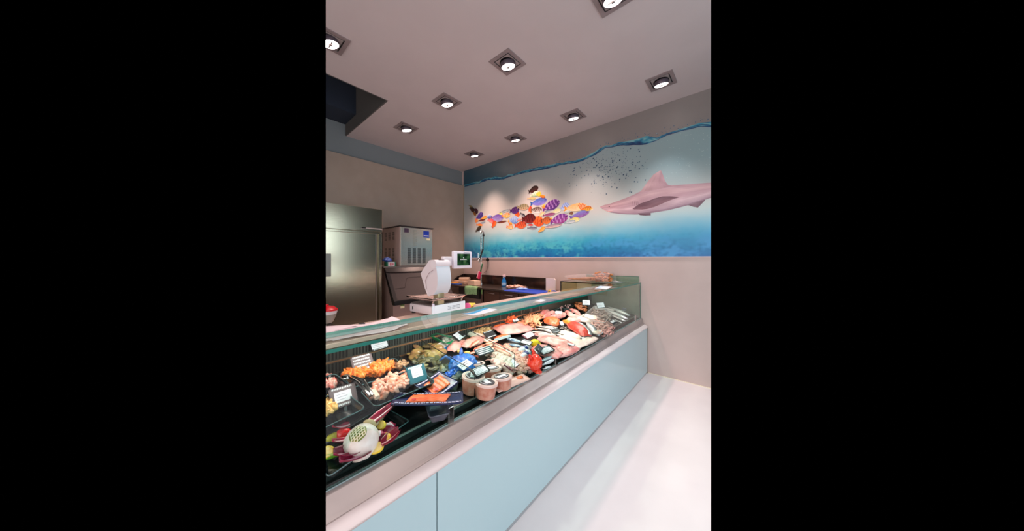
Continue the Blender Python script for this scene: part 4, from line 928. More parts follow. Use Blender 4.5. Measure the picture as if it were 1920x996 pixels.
# --- left bay: black trays with salads
bb_c, bb_a, bb_L = seg(600, 770, 860, 660, .02)
tag(O('tray_base', MB().prism([(-1.26, .735), (-1.655, .785), (-1.655, .80), (-1.26, .750)], .12, .80, 'y'), blk_tray), 'black shelf under the salad trays in the near bay', 'shelf')
tray((648, 712, 752, 683), .17, .035, .105, 'black oval tray with two heaps of orange prawn salad')
tray((688, 748, 800, 705), .15, .035, .085, 'black tray of pink squid salad with tongs beside it')
tray((560, 742, 642, 712), .16, .035, .10, 'black tray cut by the left photo edge with red and white salad')
tray((560, 800, 668, 752), .14, .035, .085, 'black tray of yellow pasta salad at the left edge behind the brown sign')
def mush(name, label, poly, n, hb, hmax, mat, r=(.010, .016), cat='salad'):
    """one heap of mixed salad nobody could count"""
    S = spots(poly, n, hmax, .006); b = MB()
    for i, (q, h) in enumerate(S):
        c = q+Vector((0, 0, 0)); q2 = dk(*[0, 0]) if False else c
        k = rg.uniform(*r); M = Matrix.Translation(c+Vector((0, 0, 0))) @ Matrix.Rotation(rg.uniform(0, 6), 4, Vector((rg.random(), rg.random(), rg.random()+.1)).normalized())
        b.blob((0, 0, 0), (k*1.5, k*.9, k*.7), 2, .35, 50, i, M)
    o = O(name, b, mat, smooth='all'); return tag(o, label, cat, kind='stuff')
def raise_poly(poly, h):     # the same outline taken at height h above the deck
    return poly
_dk = dk
def with_h(h0):
    global dk
    dk = (lambda u, v, h=0.: _dk(u, v, h+h0)) if h0 else _dk
with_h(.085)
m_osal = P('orange_salad', (236, 100, 36), .3, col2=(244, 150, 60), scale=50, col3=(216, 66, 24), bump=.2)
mush('prawn_salad', 'heap of orange prawn salad at the left end of the orange tray', [(644, 702), (660, 692), (685, 690), (692, 697), (676, 707), (650, 712)], 80, 0, .035, m_osal)
mush('prawn_salad', 'heap of orange prawn salad at the right end of the orange tray', [(690, 692), (706, 680), (735, 676), (742, 686), (716, 700), (696, 703)], 80, 0, .035, m_osal)
mush('mushroom_salad', 'dark heap of mushrooms and onions right of the orange salad', [(740, 688), (744, 679), (760, 677), (764, 684), (750, 692)], 26, 0, .02, P('mushroom_brown', (96, 56, 30), .35, col2=(190, 150, 110), scale=40), (.008, .012))
with_h(.07)
mush('squid_salad', 'heap of pale pink squid salad right of the tongs', [(692, 744), (700, 722), (730, 705), (770, 697), (776, 712), (750, 728), (712, 745)], 110, 0, .04, P('squid_salad_pink', (232, 176, 158), .3, col2=(220, 126, 92), scale=40, bump=.2), (.010, .018))
mush('pasta_salad', 'yellow salad heap at the left edge behind the brown sign', [(600, 752), (622, 750), (630, 762), (622, 772), (600, 778)], 50, 0, .02, P('pasta_yellow', (244, 176, 90), .35, col2=(250, 206, 130), scale=40), (.010, .014))
mush('seafood_salad', 'red and white salad heap at the left edge', [(600, 712), (616, 704), (632, 712), (630, 722), (608, 726), (600, 728)], 50, 0, .02, P('redwhite_salad', (226, 90, 80), .35, col2=(244, 206, 190), scale=50), (.010, .014))
with_h(0)
sign((664, 702, 704, 690), .085, 'brown sign with white lettering over the orange prawn salad', 'brown', None, .10, 40, 4)
sign((698, 660, 729, 651), .060, 'white sign on black in front of the rear grille', 'black', (.02, .98, .18, .86), .10, 30)
sign((622, 770, 672, 753), .085, 'brown sign with white panel at the left, on a clear stand', 'brown', (.16, .80, .24, .74), .065, 40, stand=True)
sign((769, 722, 803, 711), .085, 'teal sign with white panel over the squid salad', 'teal', (.22, .80, .30, .84), .075, 38, bottom=False)
# tongs
ta, tb = dk(657, 706, .13), dk(697, 742, .12)
t = T('serving_tongs', 'steel tongs leaning from the orange salad over the tray edge', 'tongs', (ta+tb)/2); mid = (ta+tb)/2
for s_ in (-1, 1):
    O('arm', MB().tube([ta-mid+Vector((0, .006*s_, 0)), Vector((0, .012*s_, .018)), tb-mid+Vector((0, .004*s_, 0))], [.004, .0065, .006], 8), chrome, t, smooth=True)
O('handle_end', MB().tube([tb-mid+Vector((-.03, .018, .004)), tb-mid+Vector((.012, .018, -.012))], [.011, .011], 8), P('handle_rose', (236, 190, 170), .35), t, smooth=True)
O('spoon_end', MB().blob(tuple(ta-mid+Vector((-.02, -.01, -.004))), (.03, .02, .008), 2), chrome, t, smooth='all')
# salmon packs
navy = P('pack_navy', (44, 40, 74), .25, col2=(34, 44, 84), scale=12)
def salmon_pack(p, w_, h, tilt, label, sx=(.22, .78), extra=0.):
    c, a, L_ = seg(*p, h); t = T('salmon_pack', label, 'salmon pack', c, (Matrix.Rotation(TILT, 3, 'Y') @ Matrix.Rotation(a+extra, 3, 'Z') @ Matrix.Rotation(R(tilt), 3, 'X')).to_euler(), 'vacuum packs of sliced salmon')
    O('pack_film', MB().slab(lambda s_, q: Vector(((s_-.5)*L_, (q-.5)*w_, .003+.002*math.sin(s_*9)*math.sin(q*7)+.008*abs(2*s_-1)**5)), 24, 12, .004), navy, t, smooth='all')
    O('salmon_slices', MB().slab(lambda s_, q: Vector((((sx[0]+(sx[1]-sx[0])*s_)-.5)*L_+(.5-q)*-.02, (q-.5)*w_*.62, .0075+.003*math.sin(s_*26+q*3)*.5+.001)), 40, 10, .006), m_salmon, t, smooth='all')
    b = MB(); q = random.Random(int(p[0]))
    for y0 in (-.46, .40):
        x = -.45
        while x < .45:
            l = q.uniform(.01, .05); b.box((x*L_, w_*y0, .007+.008*abs(2*x)**5), (min(.46, x+l)*L_, w_*(y0+.045), .0088+.008*abs(2*x)**5)); x += l+.012
    O('print', b, P('pack_print', (206, 196, 226), .4), t)
    O('emblem', MB().box((L_*(sx[0]-.5)+.012, -w_*.24, .0125), (L_*(sx[0]-.5)+.030, -w_*.16, .0135)).box((L_*(sx[0]-.5)+.019, -w_*.27, .0126), (L_*(sx[0]-.5)+.023, -w_*.13, .0136)), P('emblem_red', (196, 30, 40), .4), t); return t
salmon_pack((738, 751, 868, 748), .115, .075, -10, 'long navy vacuum pack of sliced salmon lying in front of the shorter one')
salmon_pack((791, 735, 846, 712), .135, .060, 8, 'shorter navy salmon pack standing behind the long pack, with a white cross mark', (.14, .84), .25)
t, *_ = tray((800, 770, 838, 762), .10, .03, .05, 'small clear plastic box under the long salmon pack', P('smoky_clear', (96, 96, 110), .12, alpha=.55), 'plastic_box', .012, 'plastic box')
# front tray with vegetables
tray((590, 872, 742, 776), .16, .02, .03, 'black tray with the netted white vegetable and radicchio at the near left', r=.01)
vc = dk(677, 836, .045); zz = (FW*.93+Vector((-.10, 0, .40))).normalized(); xx = (EYE-vc).normalized(); xx = (xx-zz*xx.dot(zz)).normalized(); yy = zz.cross(xx)
t = T('netted_gourd', 'white round vegetable with a green net pattern cut into its face', 'vegetable', vc+Vector((0, 0, .012)), Matrix((xx, yy, zz)).transposed().to_euler())
O('body', MB().lathe([(.0, -.054), (.026, -.052), (.047, -.034), (.056, -.006), (.054, .018), (.042, .042), (.024, .055), (.012, .060)], 28, sx=.95), P('gourd_white', (236, 226, 218), .35, col2=(226, 210, 200), scale=30), t, smooth='all')
O('stem_ring', MB().lathe([(.010, .060), (.020, .062), (.024, .070), (.016, .078), (.008, .072)], 18), P('gourd_top', (214, 184, 140), .5), t, smooth='all')
def gs(a, z, r_=.0012):    # a point on the gourd's skin
    import bisect
    pf = [(-.054, .0), (-.052, .026), (-.034, .047), (-.006, .056), (.018, .054), (.042, .042), (.055, .024), (.060, .012)]
    for (z0, r0), (z1, r1) in zip(pf, pf[1:]):
        if z <= z1: rr_ = r0+(r1-r0)*(z-z0)/(z1-z0); break
    return Vector(((rr_+r_)*math.cos(a)*.95, (rr_+r_)*math.sin(a), z))
AC = -.38
b = MB(); b.grid(lambda s_, q: gs(AC-.05+(s_-.5)*1.0*math.sin(PI*(.18+.64*q)), -.030+.052*q), 12, 12); O('green_flesh', b, P('green_flesh', (96, 116, 50), .4, col2=(160, 160, 80), scale=60), t, smooth='all')
b = MB()
for k in range(6):
    for d_ in (-1, 1):
        pts = []
        for i in range(7):
            z = -.030+.052*i/6; a_ = AC-.05+(-.5+k/5.)*.9+d_*(i/6-.5)*.6
            if abs(a_-AC+.05) < .52*math.sin(PI*(.18+.64*i/6))+.05: pts.append(gs(a_, z, .003))
        if len(pts) > 2: b.tube(pts, .0016, 5)
O('net', b, P('net_cream', (236, 222, 190), .5), t, smooth=True)
def leaf(p, w_, h, label, col=(186, 24, 70), rib=(246, 214, 220), lift=.02, name='radicchio_leaf'):
    c, a, L_ = seg(*p, h); t = T(name, label, 'radicchio leaf', c, drot(a), 'radicchio leaves round the white vegetable')
    f = lambda s_, q: Vector(((s_-.5)*L_, (q-.5)*w_*(math.sin(PI*min(1, .12+.8*s_))**.7), .004+lift*s_*s_+.30*w_*abs(2*q-1)**2))
    O('blade', MB().slab(f, 16, 10, .0015), P('leaf_%d' % col[0], col, .3, col2=(120, 14, 44), scale=30, stretch=(1, 4, 1)), t, smooth='all')
    O('rib', MB().tube([f(i/8, .5)+Vector((0, 0, .001)) for i in range(9)], [.006*(1-i/10) for i in range(9)], 6), P('rib_%d' % rib[1], rib, .3), t, smooth=True); return t
leaf((690, 800, 735, 772), .045, .06, 'large magenta radicchio leaf pointing to the salmon pack, behind the white vegetable')
leaf((698, 806, 728, 778), .018, .055, 'pale cream radicchio rib below the large magenta leaf', (236, 196, 170), (240, 226, 190), .015)
leaf((656, 800, 622, 812), .035, .05, 'magenta leaf lying over the tomato, left of the white vegetable')
leaf((655, 826, 622, 840), .025, .035, 'thin magenta leaf under the tomato')
leaf((684, 846, 624, 866), .055, .045, 'dull magenta leaf lying in front of the white vegetable', (150, 50, 80), (216, 150, 170))
leaf((694, 850, 636, 880), .045, .04, 'frontmost magenta leaf, at the glass', (150, 50, 80), (216, 150, 170))
leaf((716, 838, 748, 820), .05, .04, 'dark red leaf right of the lemon wedges', (130, 20, 40), (170, 60, 80))
c = dk(644, 814, .04); t = T('tomato', 'bright red plum tomato left of the white vegetable', 'tomato', c, (0, .2, 1.0))
O('skin', MB().blob((0, 0, 0), (.027, .021, .021), 3), P('tomato_red', (220, 24, 24), .15), t, smooth='all'); O('stem', MB().blob((.026, 0, 0), (.003, .005, .005), 1), P('stem_green', (70, 110, 40), .6), t)
c = dk(628, 818, .04); t = T('yellow_pepper', 'yellow green pepper tip at the left of the tomato', 'pepper', c, (0, .2, 1.9))
O('skin', MB().blob((0, 0, 0), (.032, .014, .014), 3, .1), P('pepper_yellow', (206, 196, 50), .2), t, smooth='all'); O('stem', MB().cyl((-.03, 0, 0), (-.042, 0, .004), .004, 8), P('stem_cream', (226, 214, 130), .5), t)
c = dk(617, 858, .03); t = T('green_pepper', 'green pepper strip with an orange slice at the left edge', 'pepper', c, (0, 0, 1.0))
O('skin', MB().tube([(-.05, 0, 0), (0, .012, .0), (.05, 0, .01)], [.008, .013, .006], 10), P('pepper_green', (96, 150, 40), .25), t, smooth='all'); O('flesh', MB().box((-.04, -.002, .006), (.04, .006, .012)), P('pepper_in', (190, 206, 110), .4), t)
def citrus(u, v, h, r_, rx, rz, label, half=True, col=(250, 222, 110)):
    c = dk(u, v, h); t = T('lemon_slice', label, 'lemon', c, (rx, 0, rz), 'lemon pieces in the vegetable tray')
    O('rind', MB().lathe([(r_*.9, 0), (r_, .004), (r_, .008), (r_*.9, .010)], 24, sx=1, sy=.7), P('rind_yellow', (240, 206, 60), .35), t, smooth=True)
    O('pulp', MB().lathe([(r_*.88, .0095), (r_*.86, .0112), (.0, .0118)], 24, sx=1, sy=.7), P('pulp_%d' % col[0], col, .25, col2=(250, 226, 140), scale=60), t, smooth=True)
citrus(717, 798, .055, .022, R(50), R(10), 'upper lemon wedge standing behind the radicchio head')
citrus(728, 820, .045, .020, R(55), R(0), 'lemon slice leaning on the radicchio head', col=(246, 190, 90))
citrus(704, 842, .03, .030, R(25), R(40), 'long lemon slice lying nearest the glass', col=(244, 210, 140))
citrus(612, 848, .04, .026, R(60), R(60), 'orange slice cut by the left photo edge', col=(246, 170, 50))
for i, (u, v, lb) in enumerate(((712, 822, 'cut radicchio head with white core beside the white vegetable'), (727, 806, 'cut radicchio head above the lemon slice'))):
    c = dk(u, v, .035); t = T('radicchio', lb, 'radicchio', c, (.4, .3*i, i*1.2))
    O('leaves', MB().blob((0, 0, 0), (.028, .022, .020), 3, .35, 60, 4+i), P('radicchio_red', (140, 20, 56), .35, col2=(180, 50, 90), scale=50), t, smooth='all')
    O('core', MB().tube([(-.018, .004, .018), (0, .008, .022), (.016, .0, .020)], [.003, .006, .003], 8), P('core_white', (240, 214, 220), .4), t, smooth='all')
# --- shells, nets and the blue bag behind the packs
o = obj1('mussel', MB().blob((0, 0, .010), (.034, .017, .011), 3, .15, 30, 1), m_mussel, 'dark green mussel in the heap behind the teal sign', 'mussel', (0, 0, 0), (0, 0, 0), 'mussels behind the teal sign')
heap(o, [(772, 680), (780, 660), (815, 668), (840, 690), (835, 705), (805, 700)], 34, .05, .02)
o = obj1('scallop_shell', MB().lathe([(.001, .0), (.03, .004), (.042, .012), (.030, .018), (.0, .022)], 18), m_mussel2, 'brown and yellow shell lying behind the mussels under the glass shelf', 'shell', (0, 0, 0), (0, 0, 0), 'brown shells behind the mussels')
heap(o, [(770, 668), (785, 648), (815, 648), (838, 660), (820, 676), (790, 678)], 16, .05, .035)
tb_ = T('green_net', 'green plastic strip folded over the shells near the rear wall', 'net', dk(812, 638, .06))
O('strip', MB().slab(lambda s_, q: Vector((-.02+.16*s_-.04, -.09+.05*q+.14*s_, .03*math.sin(s_*4+q*2)+.008)), 18, 6, .002), P('net_green', (20, 130, 84), .3, col2=(40, 160, 100), scale=12), tb_, smooth='all')
O('fold', MB().tube([(-.06, -.08, .01), (.02, .02, .045), (.10, .08, .02)], .006, 8), P('net_green_dark', (10, 90, 60), .3), tb_, smooth='all')
t = T('oyster_card', 'white and blue card standing among the shells at the first divider', 'card', seg(822, 662, 846, 642, .03)[0], (0, 0, seg(822, 662, 846, 642, .03)[1]-PI/2))
M_ = Matrix.Rotation(-R(50), 4, 'Y')
O('card', MB().box((-.001, -.075, 0), (.001, .075, .05), 0, M_), P('card_white', (236, 214, 206), .5), t); O('blue_panel', MB().box((.001, -.04, -.035), (.003, .05, .0), 0, M_), P('card_blue', (40, 110, 170), .4), t)
def bagm(name, label, cat, u, v, h, r_, mat, seed, amp=.3, neck=None):
    c = dk(u, v, h); t = T(name, label, cat, c, drot(.3)); O('bag', MB().blob((0, 0, 0), r_, 4, amp, 70, seed), mat, t, smooth='all')
    if neck:
        for k in neck: O('handle', MB().tube(k, [.014, .010, .006], 8), mat, t, smooth='all')
    return t
bagm('blue_net_bag', 'blue mesh bag of clams with a white label, left of the round tubs', 'bag', 868, 682, .05, (.075, .085, .045), P('bag_blue', (60, 90, 160), .3, col2=(30, 110, 190), scale=14, col3=(130, 150, 190), bump=.4), 5, .17, [[(-.03, .02, .03), (-.06, .06, .05), (-.08, .09, .03)], [(-.05, -.03, .02), (-.09, -.05, .04), (-.11, -.08, .02)]])
c = dk(872, 684, .10); t = T('bag_label', 'white paper label lying on the blue mesh bag', 'label', c, (0, R(28), R(20))); O('paper', MB().box((-.022, -.05, 0), (.022, .05, .0015), 0), paper, t)
O('print', MB().box((-.012, -.04, .0015), (-.009, .03, .002)).box((0, -.04, .0015), (.003, .02, .002)), ink, t)
bagm('blue_net_bag', 'small blue net knot beside the brown tub', 'bag', 847, 705, .03, (.03, .035, .03), P('bag_blue2', (20, 90, 190), .3), 8, .3)
o = obj1('oyster', MB().blob((0, 0, .012), (.034, .026, .014), 3, .4, 50, 3), P('oyster_shell', (110, 122, 112), .4, col2=(70, 84, 80), scale=40, rnd=.3, bump=.4), 'grey green oyster at the near end of the first divider', 'oyster', (0, 0, 0), (0, 0, 0), 'oysters by the blue bag')
heap(o, [(806, 706), (838, 690), (866, 700), (862, 716), (846, 726), (822, 712)], 16, .03, .03)
for k, (u, v) in enumerate(((863, 659), (876, 662))):
    c = dk(u, v, .06); obj1('lemon_wedge', MB().blob((0, 0, 0), (.022, .014, .012), 2, .1), P('wedge_yellow', (236, 190, 100), .35), ('left' if k == 0 else 'right')+' of the two yellow lemon wedges on top of the blue mesh bag', 'lemon', c, (0, 0, .6))
# --- round tubs
tubm = P('tub_pink', (206, 150, 130), .25, col2=(190, 116, 96), scale=30, bump=.1)
lidm = P('tub_lid', (232, 200, 190), .2)
def tub(u, v, r_, hh, label, lrot=.6, k=0):
    c = _dk(u, v, hh+.004); t = T('round_tub', label, 'plastic tub', c-Vector((0, 0, hh)), (0, TILT, lrot), 'round tubs with dark label discs')
    O('tub_body', MB().lathe([(.0, 0), (r_*.82, 0), (r_*.86, .004), (r_*.97, hh-.012)], 32), tubm, t, smooth=True)
    l = O('lid', MB().lathe([(r_*.96, hh-.013), (r_*1.03, hh-.012), (r_*1.03, hh-.001), (r_*.98, hh+.001), (r_*.90, hh-.0015), (.0, hh-.001)], 32), lidm, t, smooth=True)
    O('label_disc', MB().lathe([(r_*.74, hh-.001), (r_*.72, hh+.0012), (.0, hh+.0014)], 32), P('disc_dark', (60, 50, 58), .35), l, smooth=True)
    O('label_ring', MB().tube([(r_*.63*math.cos(a_/24*2*PI), r_*.63*math.sin(a_/24*2*PI), hh+.0014) for a_ in range(3, 17)], .0018, 5), chalk, l, smooth=True)
    O('price_sticker', MB().box((-r_*.28, -r_*.42, hh+.0013), (r_*.22, r_*.5, hh+.0025)), lab_m, l); return t
tub(910, 717, .056, .075, 'round tub with dark label disc nearest the glass, second from the left', 1.4)
tub(942, 706, .056, .065, 'round tub with dark label disc at the right front', 2.9)
tub(923, 690, .054, .06, 'round tub partly under the black and white sign, behind the right front one', 2.6)
tub(893, 681, .050, .05, 'rearmost round tub, just right of the blue mesh bag', 2.2)
tub(884, 704, .058, .085, 'large brownish tub at the left of the tubs, below the blue mesh bag', .8)
sign((893, 708, 920, 695), .055, 'black edged white sign lying across the round tubs', 'black', (.10, .90, .2, .8), .095, 64)
# clear packs at the glass in front of the tubs
salm = T('salad_pack', 'clear pack with orange filling lying at the glass in front of the right tub', 'pack', seg(930, 730, 985, 708, .015)[0], drot(seg(930, 730, 985, 708, .015)[1]))
O('film', MB().slab(lambda s_, q: Vector(((s_-.5)*.24, (q-.5)*.07, .012*math.sin(PI*q)*math.sin(PI*s_)+.006)), 16, 8, .005), P('pack_film_pink', (226, 190, 176), .2), salm, smooth='all')
O('filling', MB().blob((-.05, 0, .014), (.035, .016, .006), 2, .4, 50, 3).blob((.06, 0, .014), (.028, .014, .006), 2, .4, 50, 5), P('filling_orange', (230, 120, 70), .3), salm, smooth='all')
# --- baby squid, prawns, mullets between and behind the dividers
def squid_proto(label, group, L_=.07, mat=None, seed=1):
    t = T('squid', label, 'squid', (0, 0, 0), (0, 0, 0), group)
    O('mantle', MB().lathe([(.001, 0), (.010, .010), (.016, .026), (.015, .042), (.010, .050)], 12, Matrix.Rotation(PI/2, 4, 'Y') @ Matrix.Translation((-.010, 0, -.03))), mat or m_squid, t, smooth='all')
    b = MB()
    for k in range(5): b.tube([(.020, -.006+.003*k, .010), (.034, -.012+.006*k, .012), (.046+.004*(k % 2), -.016+.008*k, .006)], [.003, .0025, .0015], 5)
    O('tentacles', b, P('tentacle_rose', (216, 164, 154), .3), t, smooth='all'); return t
heap(squid_proto('small cream coloured squid in the heap right of the round tubs', 'baby squid by the first sign'), [(912, 668), (935, 655), (962, 668), (966, 690), (958, 702), (945, 694), (928, 684)], 90, .045, .0115, smin=.9, smax=1.3)
heap(squid_proto('pale squid among brown bits in front of the divider edge', 'squid left of the blue fish', mat=P('squid_brownish', (222, 180, 160), .35, col2=(170, 120, 100), scale=40)), [(936, 652), (955, 650), (984, 664), (990, 684), (984, 700), (968, 704), (967, 664)], 70, .035, .013, smin=.9, smax=1.2)
RM = [(885, 668, 905, 650), (893, 673, 930, 655), (880, 655, 900, 640), (868, 650, 893, 634), (898, 662, 925, 648), (905, 650, 935, 641), (908, 643, 940, 655), (870, 668, 895, 662), (925, 655, 960, 672), (918, 644, 950, 662)]
for i, p in enumerate(RM): fish('red_mullet', 'pink red mullet in the heap behind the first divider', 'fish', p, m_redfish, m_rfin, .24, .16, .035+.012*(i % 3), 'red mullets behind the tubs')
fillet('fish_fillet', 'pale pink fillet at the left of the mullets, beside the black edged sign', (846, 660, 866, 638), .10, .02, m_pink2, .03)
fillet('fish_fillet', 'wide pink fillet above the red mullets', (868, 652, 905, 632), .12, .025, m_pink2, .035, seed=3)
fillet('fish_fillet', 'long pale fillet lying along the rear of the second divider', (872, 620, 922, 645), .10, .018, m_white, .03, seed=5)
sign((898, 668, 927, 659), .06, 'dark slate sign with faint lettering over the red mullets', 'slate', None, .075, 66, 3)
sign((861, 642, 875, 628), .07, 'black edged white sign standing among the pale fillets', 'black', (.12, .6, .1, .9), .05, 55)
o = obj1('clam', MB().blob((0, 0, .009), (.019, .016, .010), 2, .12, 30, 1), m_clam, 'grey white clam in the heap at the rear left of the fish', 'clam', (0, 0, 0), (0, 0, 0), 'clams near the rear wall')
heap(o, [(815, 640), (825, 615), (862, 606), (872, 620), (866, 634), (850, 646), (830, 650)], 110, .05, .014)
o = obj1('whelk', MB().lathe([(.002, -.016), (.009, -.010), (.0115, 0), (.008, .008), (.010, .010), (.005, .018), (.001, .024)], 10, Matrix.Rotation(1.3, 4, 'Y')), m_whelk, 'tan whelk in the heap right of the clams', 'whelk', (0, 0, 0), (0, 0, 0), 'whelks behind the second divider')
heap(o, [(880, 622), (884, 612), (915, 606), (926, 612), (920, 628), (908, 636), (890, 630)], 130, .05, .010, smin=.9, smax=1.3)
# --- third bay
fillet('salmon_fillet', 'orange fish side behind the black slate, near the rear wall', (925, 618, 962, 606), .12, .02, m_salmon, .03, seed=2)
sign((915, 636, 933, 630), .07, 'black blank slate between whelks and the big pale fillet', 'black', None, .05, 58, 1)
sign((928, 640, 958, 632), .018, 'white strip with blue marks under the big pale fillet', 'pale', None, .04, 30, 1)
fillet('skate_wing', 'big pale pink flat fillet in the middle of the counter', (932, 622, 992, 612), .24, .025, m_pink2, .035, seed=7, taper=.35)
fillet('salmon_strip', 'narrow orange strip under the big pale fillet', (926, 636, 954, 631), .05, .018, m_salmon, .03, seed=4)
tray((942, 604, 972, 592), .16, .04, .06, 'black tray of orange fish roe near the rear wall')
with_h(.05)
mush('salmon_pieces', 'orange salmon pieces in the black tray near the rear wall', [(940, 603), (944, 592), (962, 589), (969, 596), (962, 603)], 46, 0, .03, m_salmon, (.014, .022), 'salmon')
with_h(0)
sign((962, 604, 973, 602), .03, 'small white price card in front of the orange tray', 'black', (.1, 1, .1, .9), .06, 50)
def scampi_proto(label, group):
    t = T('langoustine', label, 'langoustine', (0, 0, 0), (0, 0, 0), group); b = MB()
    b.tube([(-.09, 0, .008), (-.06, 0, .013), (-.03, 0, .018), (.01, 0, .020), (.045, 0, .018), (.06, 0, .014)], [.004, .010, .012, .014, .013, .005], 10)
    O('shell', b, m_peach, t, smooth='all')
    for s_ in (-1, 1): O('claw', MB().tube([(.045, .010*s_, .014), (.075, .024*s_, .012), (.105, .018*s_, .010), (.145, .012*s_, .008)], [.003, .004, .006, .002], 6), m_peach, t, smooth='all')
    O('tail_fan', MB().prism([(-.085, -.006), (-.085, .006), (-.11, .020), (-.118, 0), (-.11, -.020)], .006, .010, 'z'), P('fan_peach', (226, 150, 110), .4), t); return t
heap(scampi_proto('peach coloured langoustine in the heap at the middle rear', 'langoustines at the middle rear'), [(976, 606), (985, 592), (1002, 590), (1018, 600), (1018, 614), (1000, 612)], 34, .06, .018, head=2.2, lean=.15)
for i, p in enumerate([(960, 604, 990, 614), (968, 600, 1000, 612), (990, 588, 1016, 598), (962, 612, 984, 622)]):
    fillet('peach_fillet', ('frontmost long', 'second long', 'rearmost', 'short reddish')[i]+' peach fillet around the langoustine heap', p, .07, .02, P('peach_flesh', (240, 160, 120), .35, col2=(230, 120, 90), scale=20, bump=.2), .03, seed=i)
fillet('salmon_fillet', 'thick orange salmon piece right of the langoustines', (1019, 604, 1051, 606), .20, .05, m_salmon, .03, taper=.7, seed=9)
sign((1051, 611, 1058, 611), .05, 'small white card right of the thick salmon piece', 'black', (.1, .95, .1, .9), .035, 45)
for i, p in enumerate([(994, 624, 1030, 628), (1000, 618, 1036, 622), (1005, 614, 1044, 620), (1012, 620, 1052, 630), (1006, 628, 1045, 632), (1020, 613, 1048, 617), (1030, 626, 1060, 634)]):
    fish('striped_fish', 'slim silver fish with dark back in the row below the langoustines', 'fish', p, m_strip, m_sfin, .17, .12, .03+.01*(i % 3), 'slim silver fish in the middle', bend=.05)
sign((1037, 625, 1051, 622), .045, 'dark grey sign with two light marks on the slim silver fish', 'black', None, .06, 55, 1)
sign((988, 637, 1004, 628), .055, 'white card on maroon plate right of the big pale fillet', 'maroon', (.15, .95, .12, .9), .05, 62)
c = _dk(1003, 644, .05); t = T('lemon', 'whole yellow lemon in the middle of the fish display', 'lemon', c, (.2, .1, .8))
O('rind', MB().blob((0, 0, 0), (.038, .032, .032), 3, .03), P('lemon_rind', (230, 200, 20), .3, col2=(206, 196, 30), scale=30, bump=.1), t, smooth='all'); O('nub', MB().blob((.038, 0, 0), (.007, .008, .008), 2), MATS['lemon_rind'], t, smooth='all')
m_pinkb = m_pink
fillet('pink_fillet', 'upper of the long pink fillets right of the lemon', (1010, 634, 1075, 650), .17, .03, m_pinkb, .035, seed=1, taper=.4)
fillet('pink_fillet', 'lower pink fillet under the black and white sign', (1000, 652, 1052, 668), .18, .03, m_pinkb, .03, seed=2, taper=.4)
fillet('pink_fillet', 'short pink fillet curving towards the glass', (1042, 646, 1072, 662), .15, .025, m_pinkb, .02, seed=6, taper=.4)
fillet('pink_fillet', 'narrow reddish fillet behind the lemon', (1000, 628, 1040, 634), .08, .02, m_pinkb, .03, seed=8)
sign((1018, 666, 1041, 657), .065, 'black and white sign lying on the lower pink fillet', 'black', (.12, .9, .2, .75), .065, 68)
fillet('white_fillet', 'large cream white fillet under the narrow sign', (1050, 632, 1096, 650), .22, .025, m_white, .025, seed=3, taper=.4)
fillet('white_fillet', 'cream white fillet behind the red fish', (1050, 622, 1090, 636), .14, .02, m_white, .02, seed=4)
sign((1055, 643, 1076, 651), .022, 'narrow black edged white strip on the cream fillets', 'black', (.1, .95, .2, .85), .055, 70, bottom=False)
for i, p in enumerate([(985, 648, 948, 638), (984, 655, 952, 648), (992, 662, 970, 650)]):
    fish('blue_fish', ('upper', 'middle', 'lower')[i]+' of the pale blue fish left of the lemon', 'fish', p, m_blue, m_sfin, .30, .18, .045, None)
sign((975, 641, 993, 650), .04, 'white card on navy plate lying on the pale blue fish', 'slate', (.05, .95, .1, .7), .07, 60, bottom=False)
for i, (u1, v1, u2, v2) in enumerate([(972, 660, 994, 650), (978, 672, 992, 660)]):
    cc, a, L_ = seg(u1, v1, u2, v2, .05); t = T('vacuum_sausage', ('upper', 'lower')[i]+' white tube with a blue band beside the red bag', 'fish roll', cc, drot(a))
    O('roll', MB().lathe([(.004, -L_/2), (.02, -L_/2+.01), (.024, 0), (.02, L_/2-.01), (.004, L_/2)], 16, Matrix.Rotation(PI/2, 4, 'Y')), P('roll_white', (206, 220, 228), .2, col2=(180, 196, 206), scale=20), t, smooth='all')
    O('band', MB().lathe([(.0245, -.014), (.0252, 0), (.0245, .014)], 16, Matrix.Rotation(PI/2, 4, 'Y')), P('band_navy', (30, 50, 110), .3), t, smooth=True)
bagm('red_net_bag', 'bright red knotted bag at the glass in the middle of the counter', 'bag', 1003, 680, .055, (.045, .060, .050), P('bag_red', (226, 40, 30), .18, col2=(240, 80, 50), scale=16, bump=.5), 12, .07, [[(-.01, -.035, .03), (-.02, -.045, .05), (-.03, -.045, .062)], [(-.02, .03, .03), (-.03, .042, .05), (-.045, .046, .058)]])
bagm('red_bag_knot', 'loose red knot lying below the red bag at the glass', 'knot', 1008, 696, .012, (.022, .018, .012), MATS['bag_red'], 14, .4)
sign((960, 696, 978, 680), .06, 'white card on maroon plate lying by the glass left of the red bag', 'maroon', (.2, .8, .05, .95), .045, 66)
sign((1000, 656, 1008, 668), .06, 'plain grey plate standing behind the red bag', 'slate', None, .05, 40, 0)
for i, p in enumerate([(1016, 688, 1040, 676), (1014, 680, 1036, 670), (1018, 694, 1034, 688)]):
    fish('silver_tail_fish', ('middle', 'upper', 'lowest')[i]+' of the whitish fish pointing at the second glass clamp', 'fish', p, m_blue, m_sfin, .24, .14, .02+.01*(i % 2))
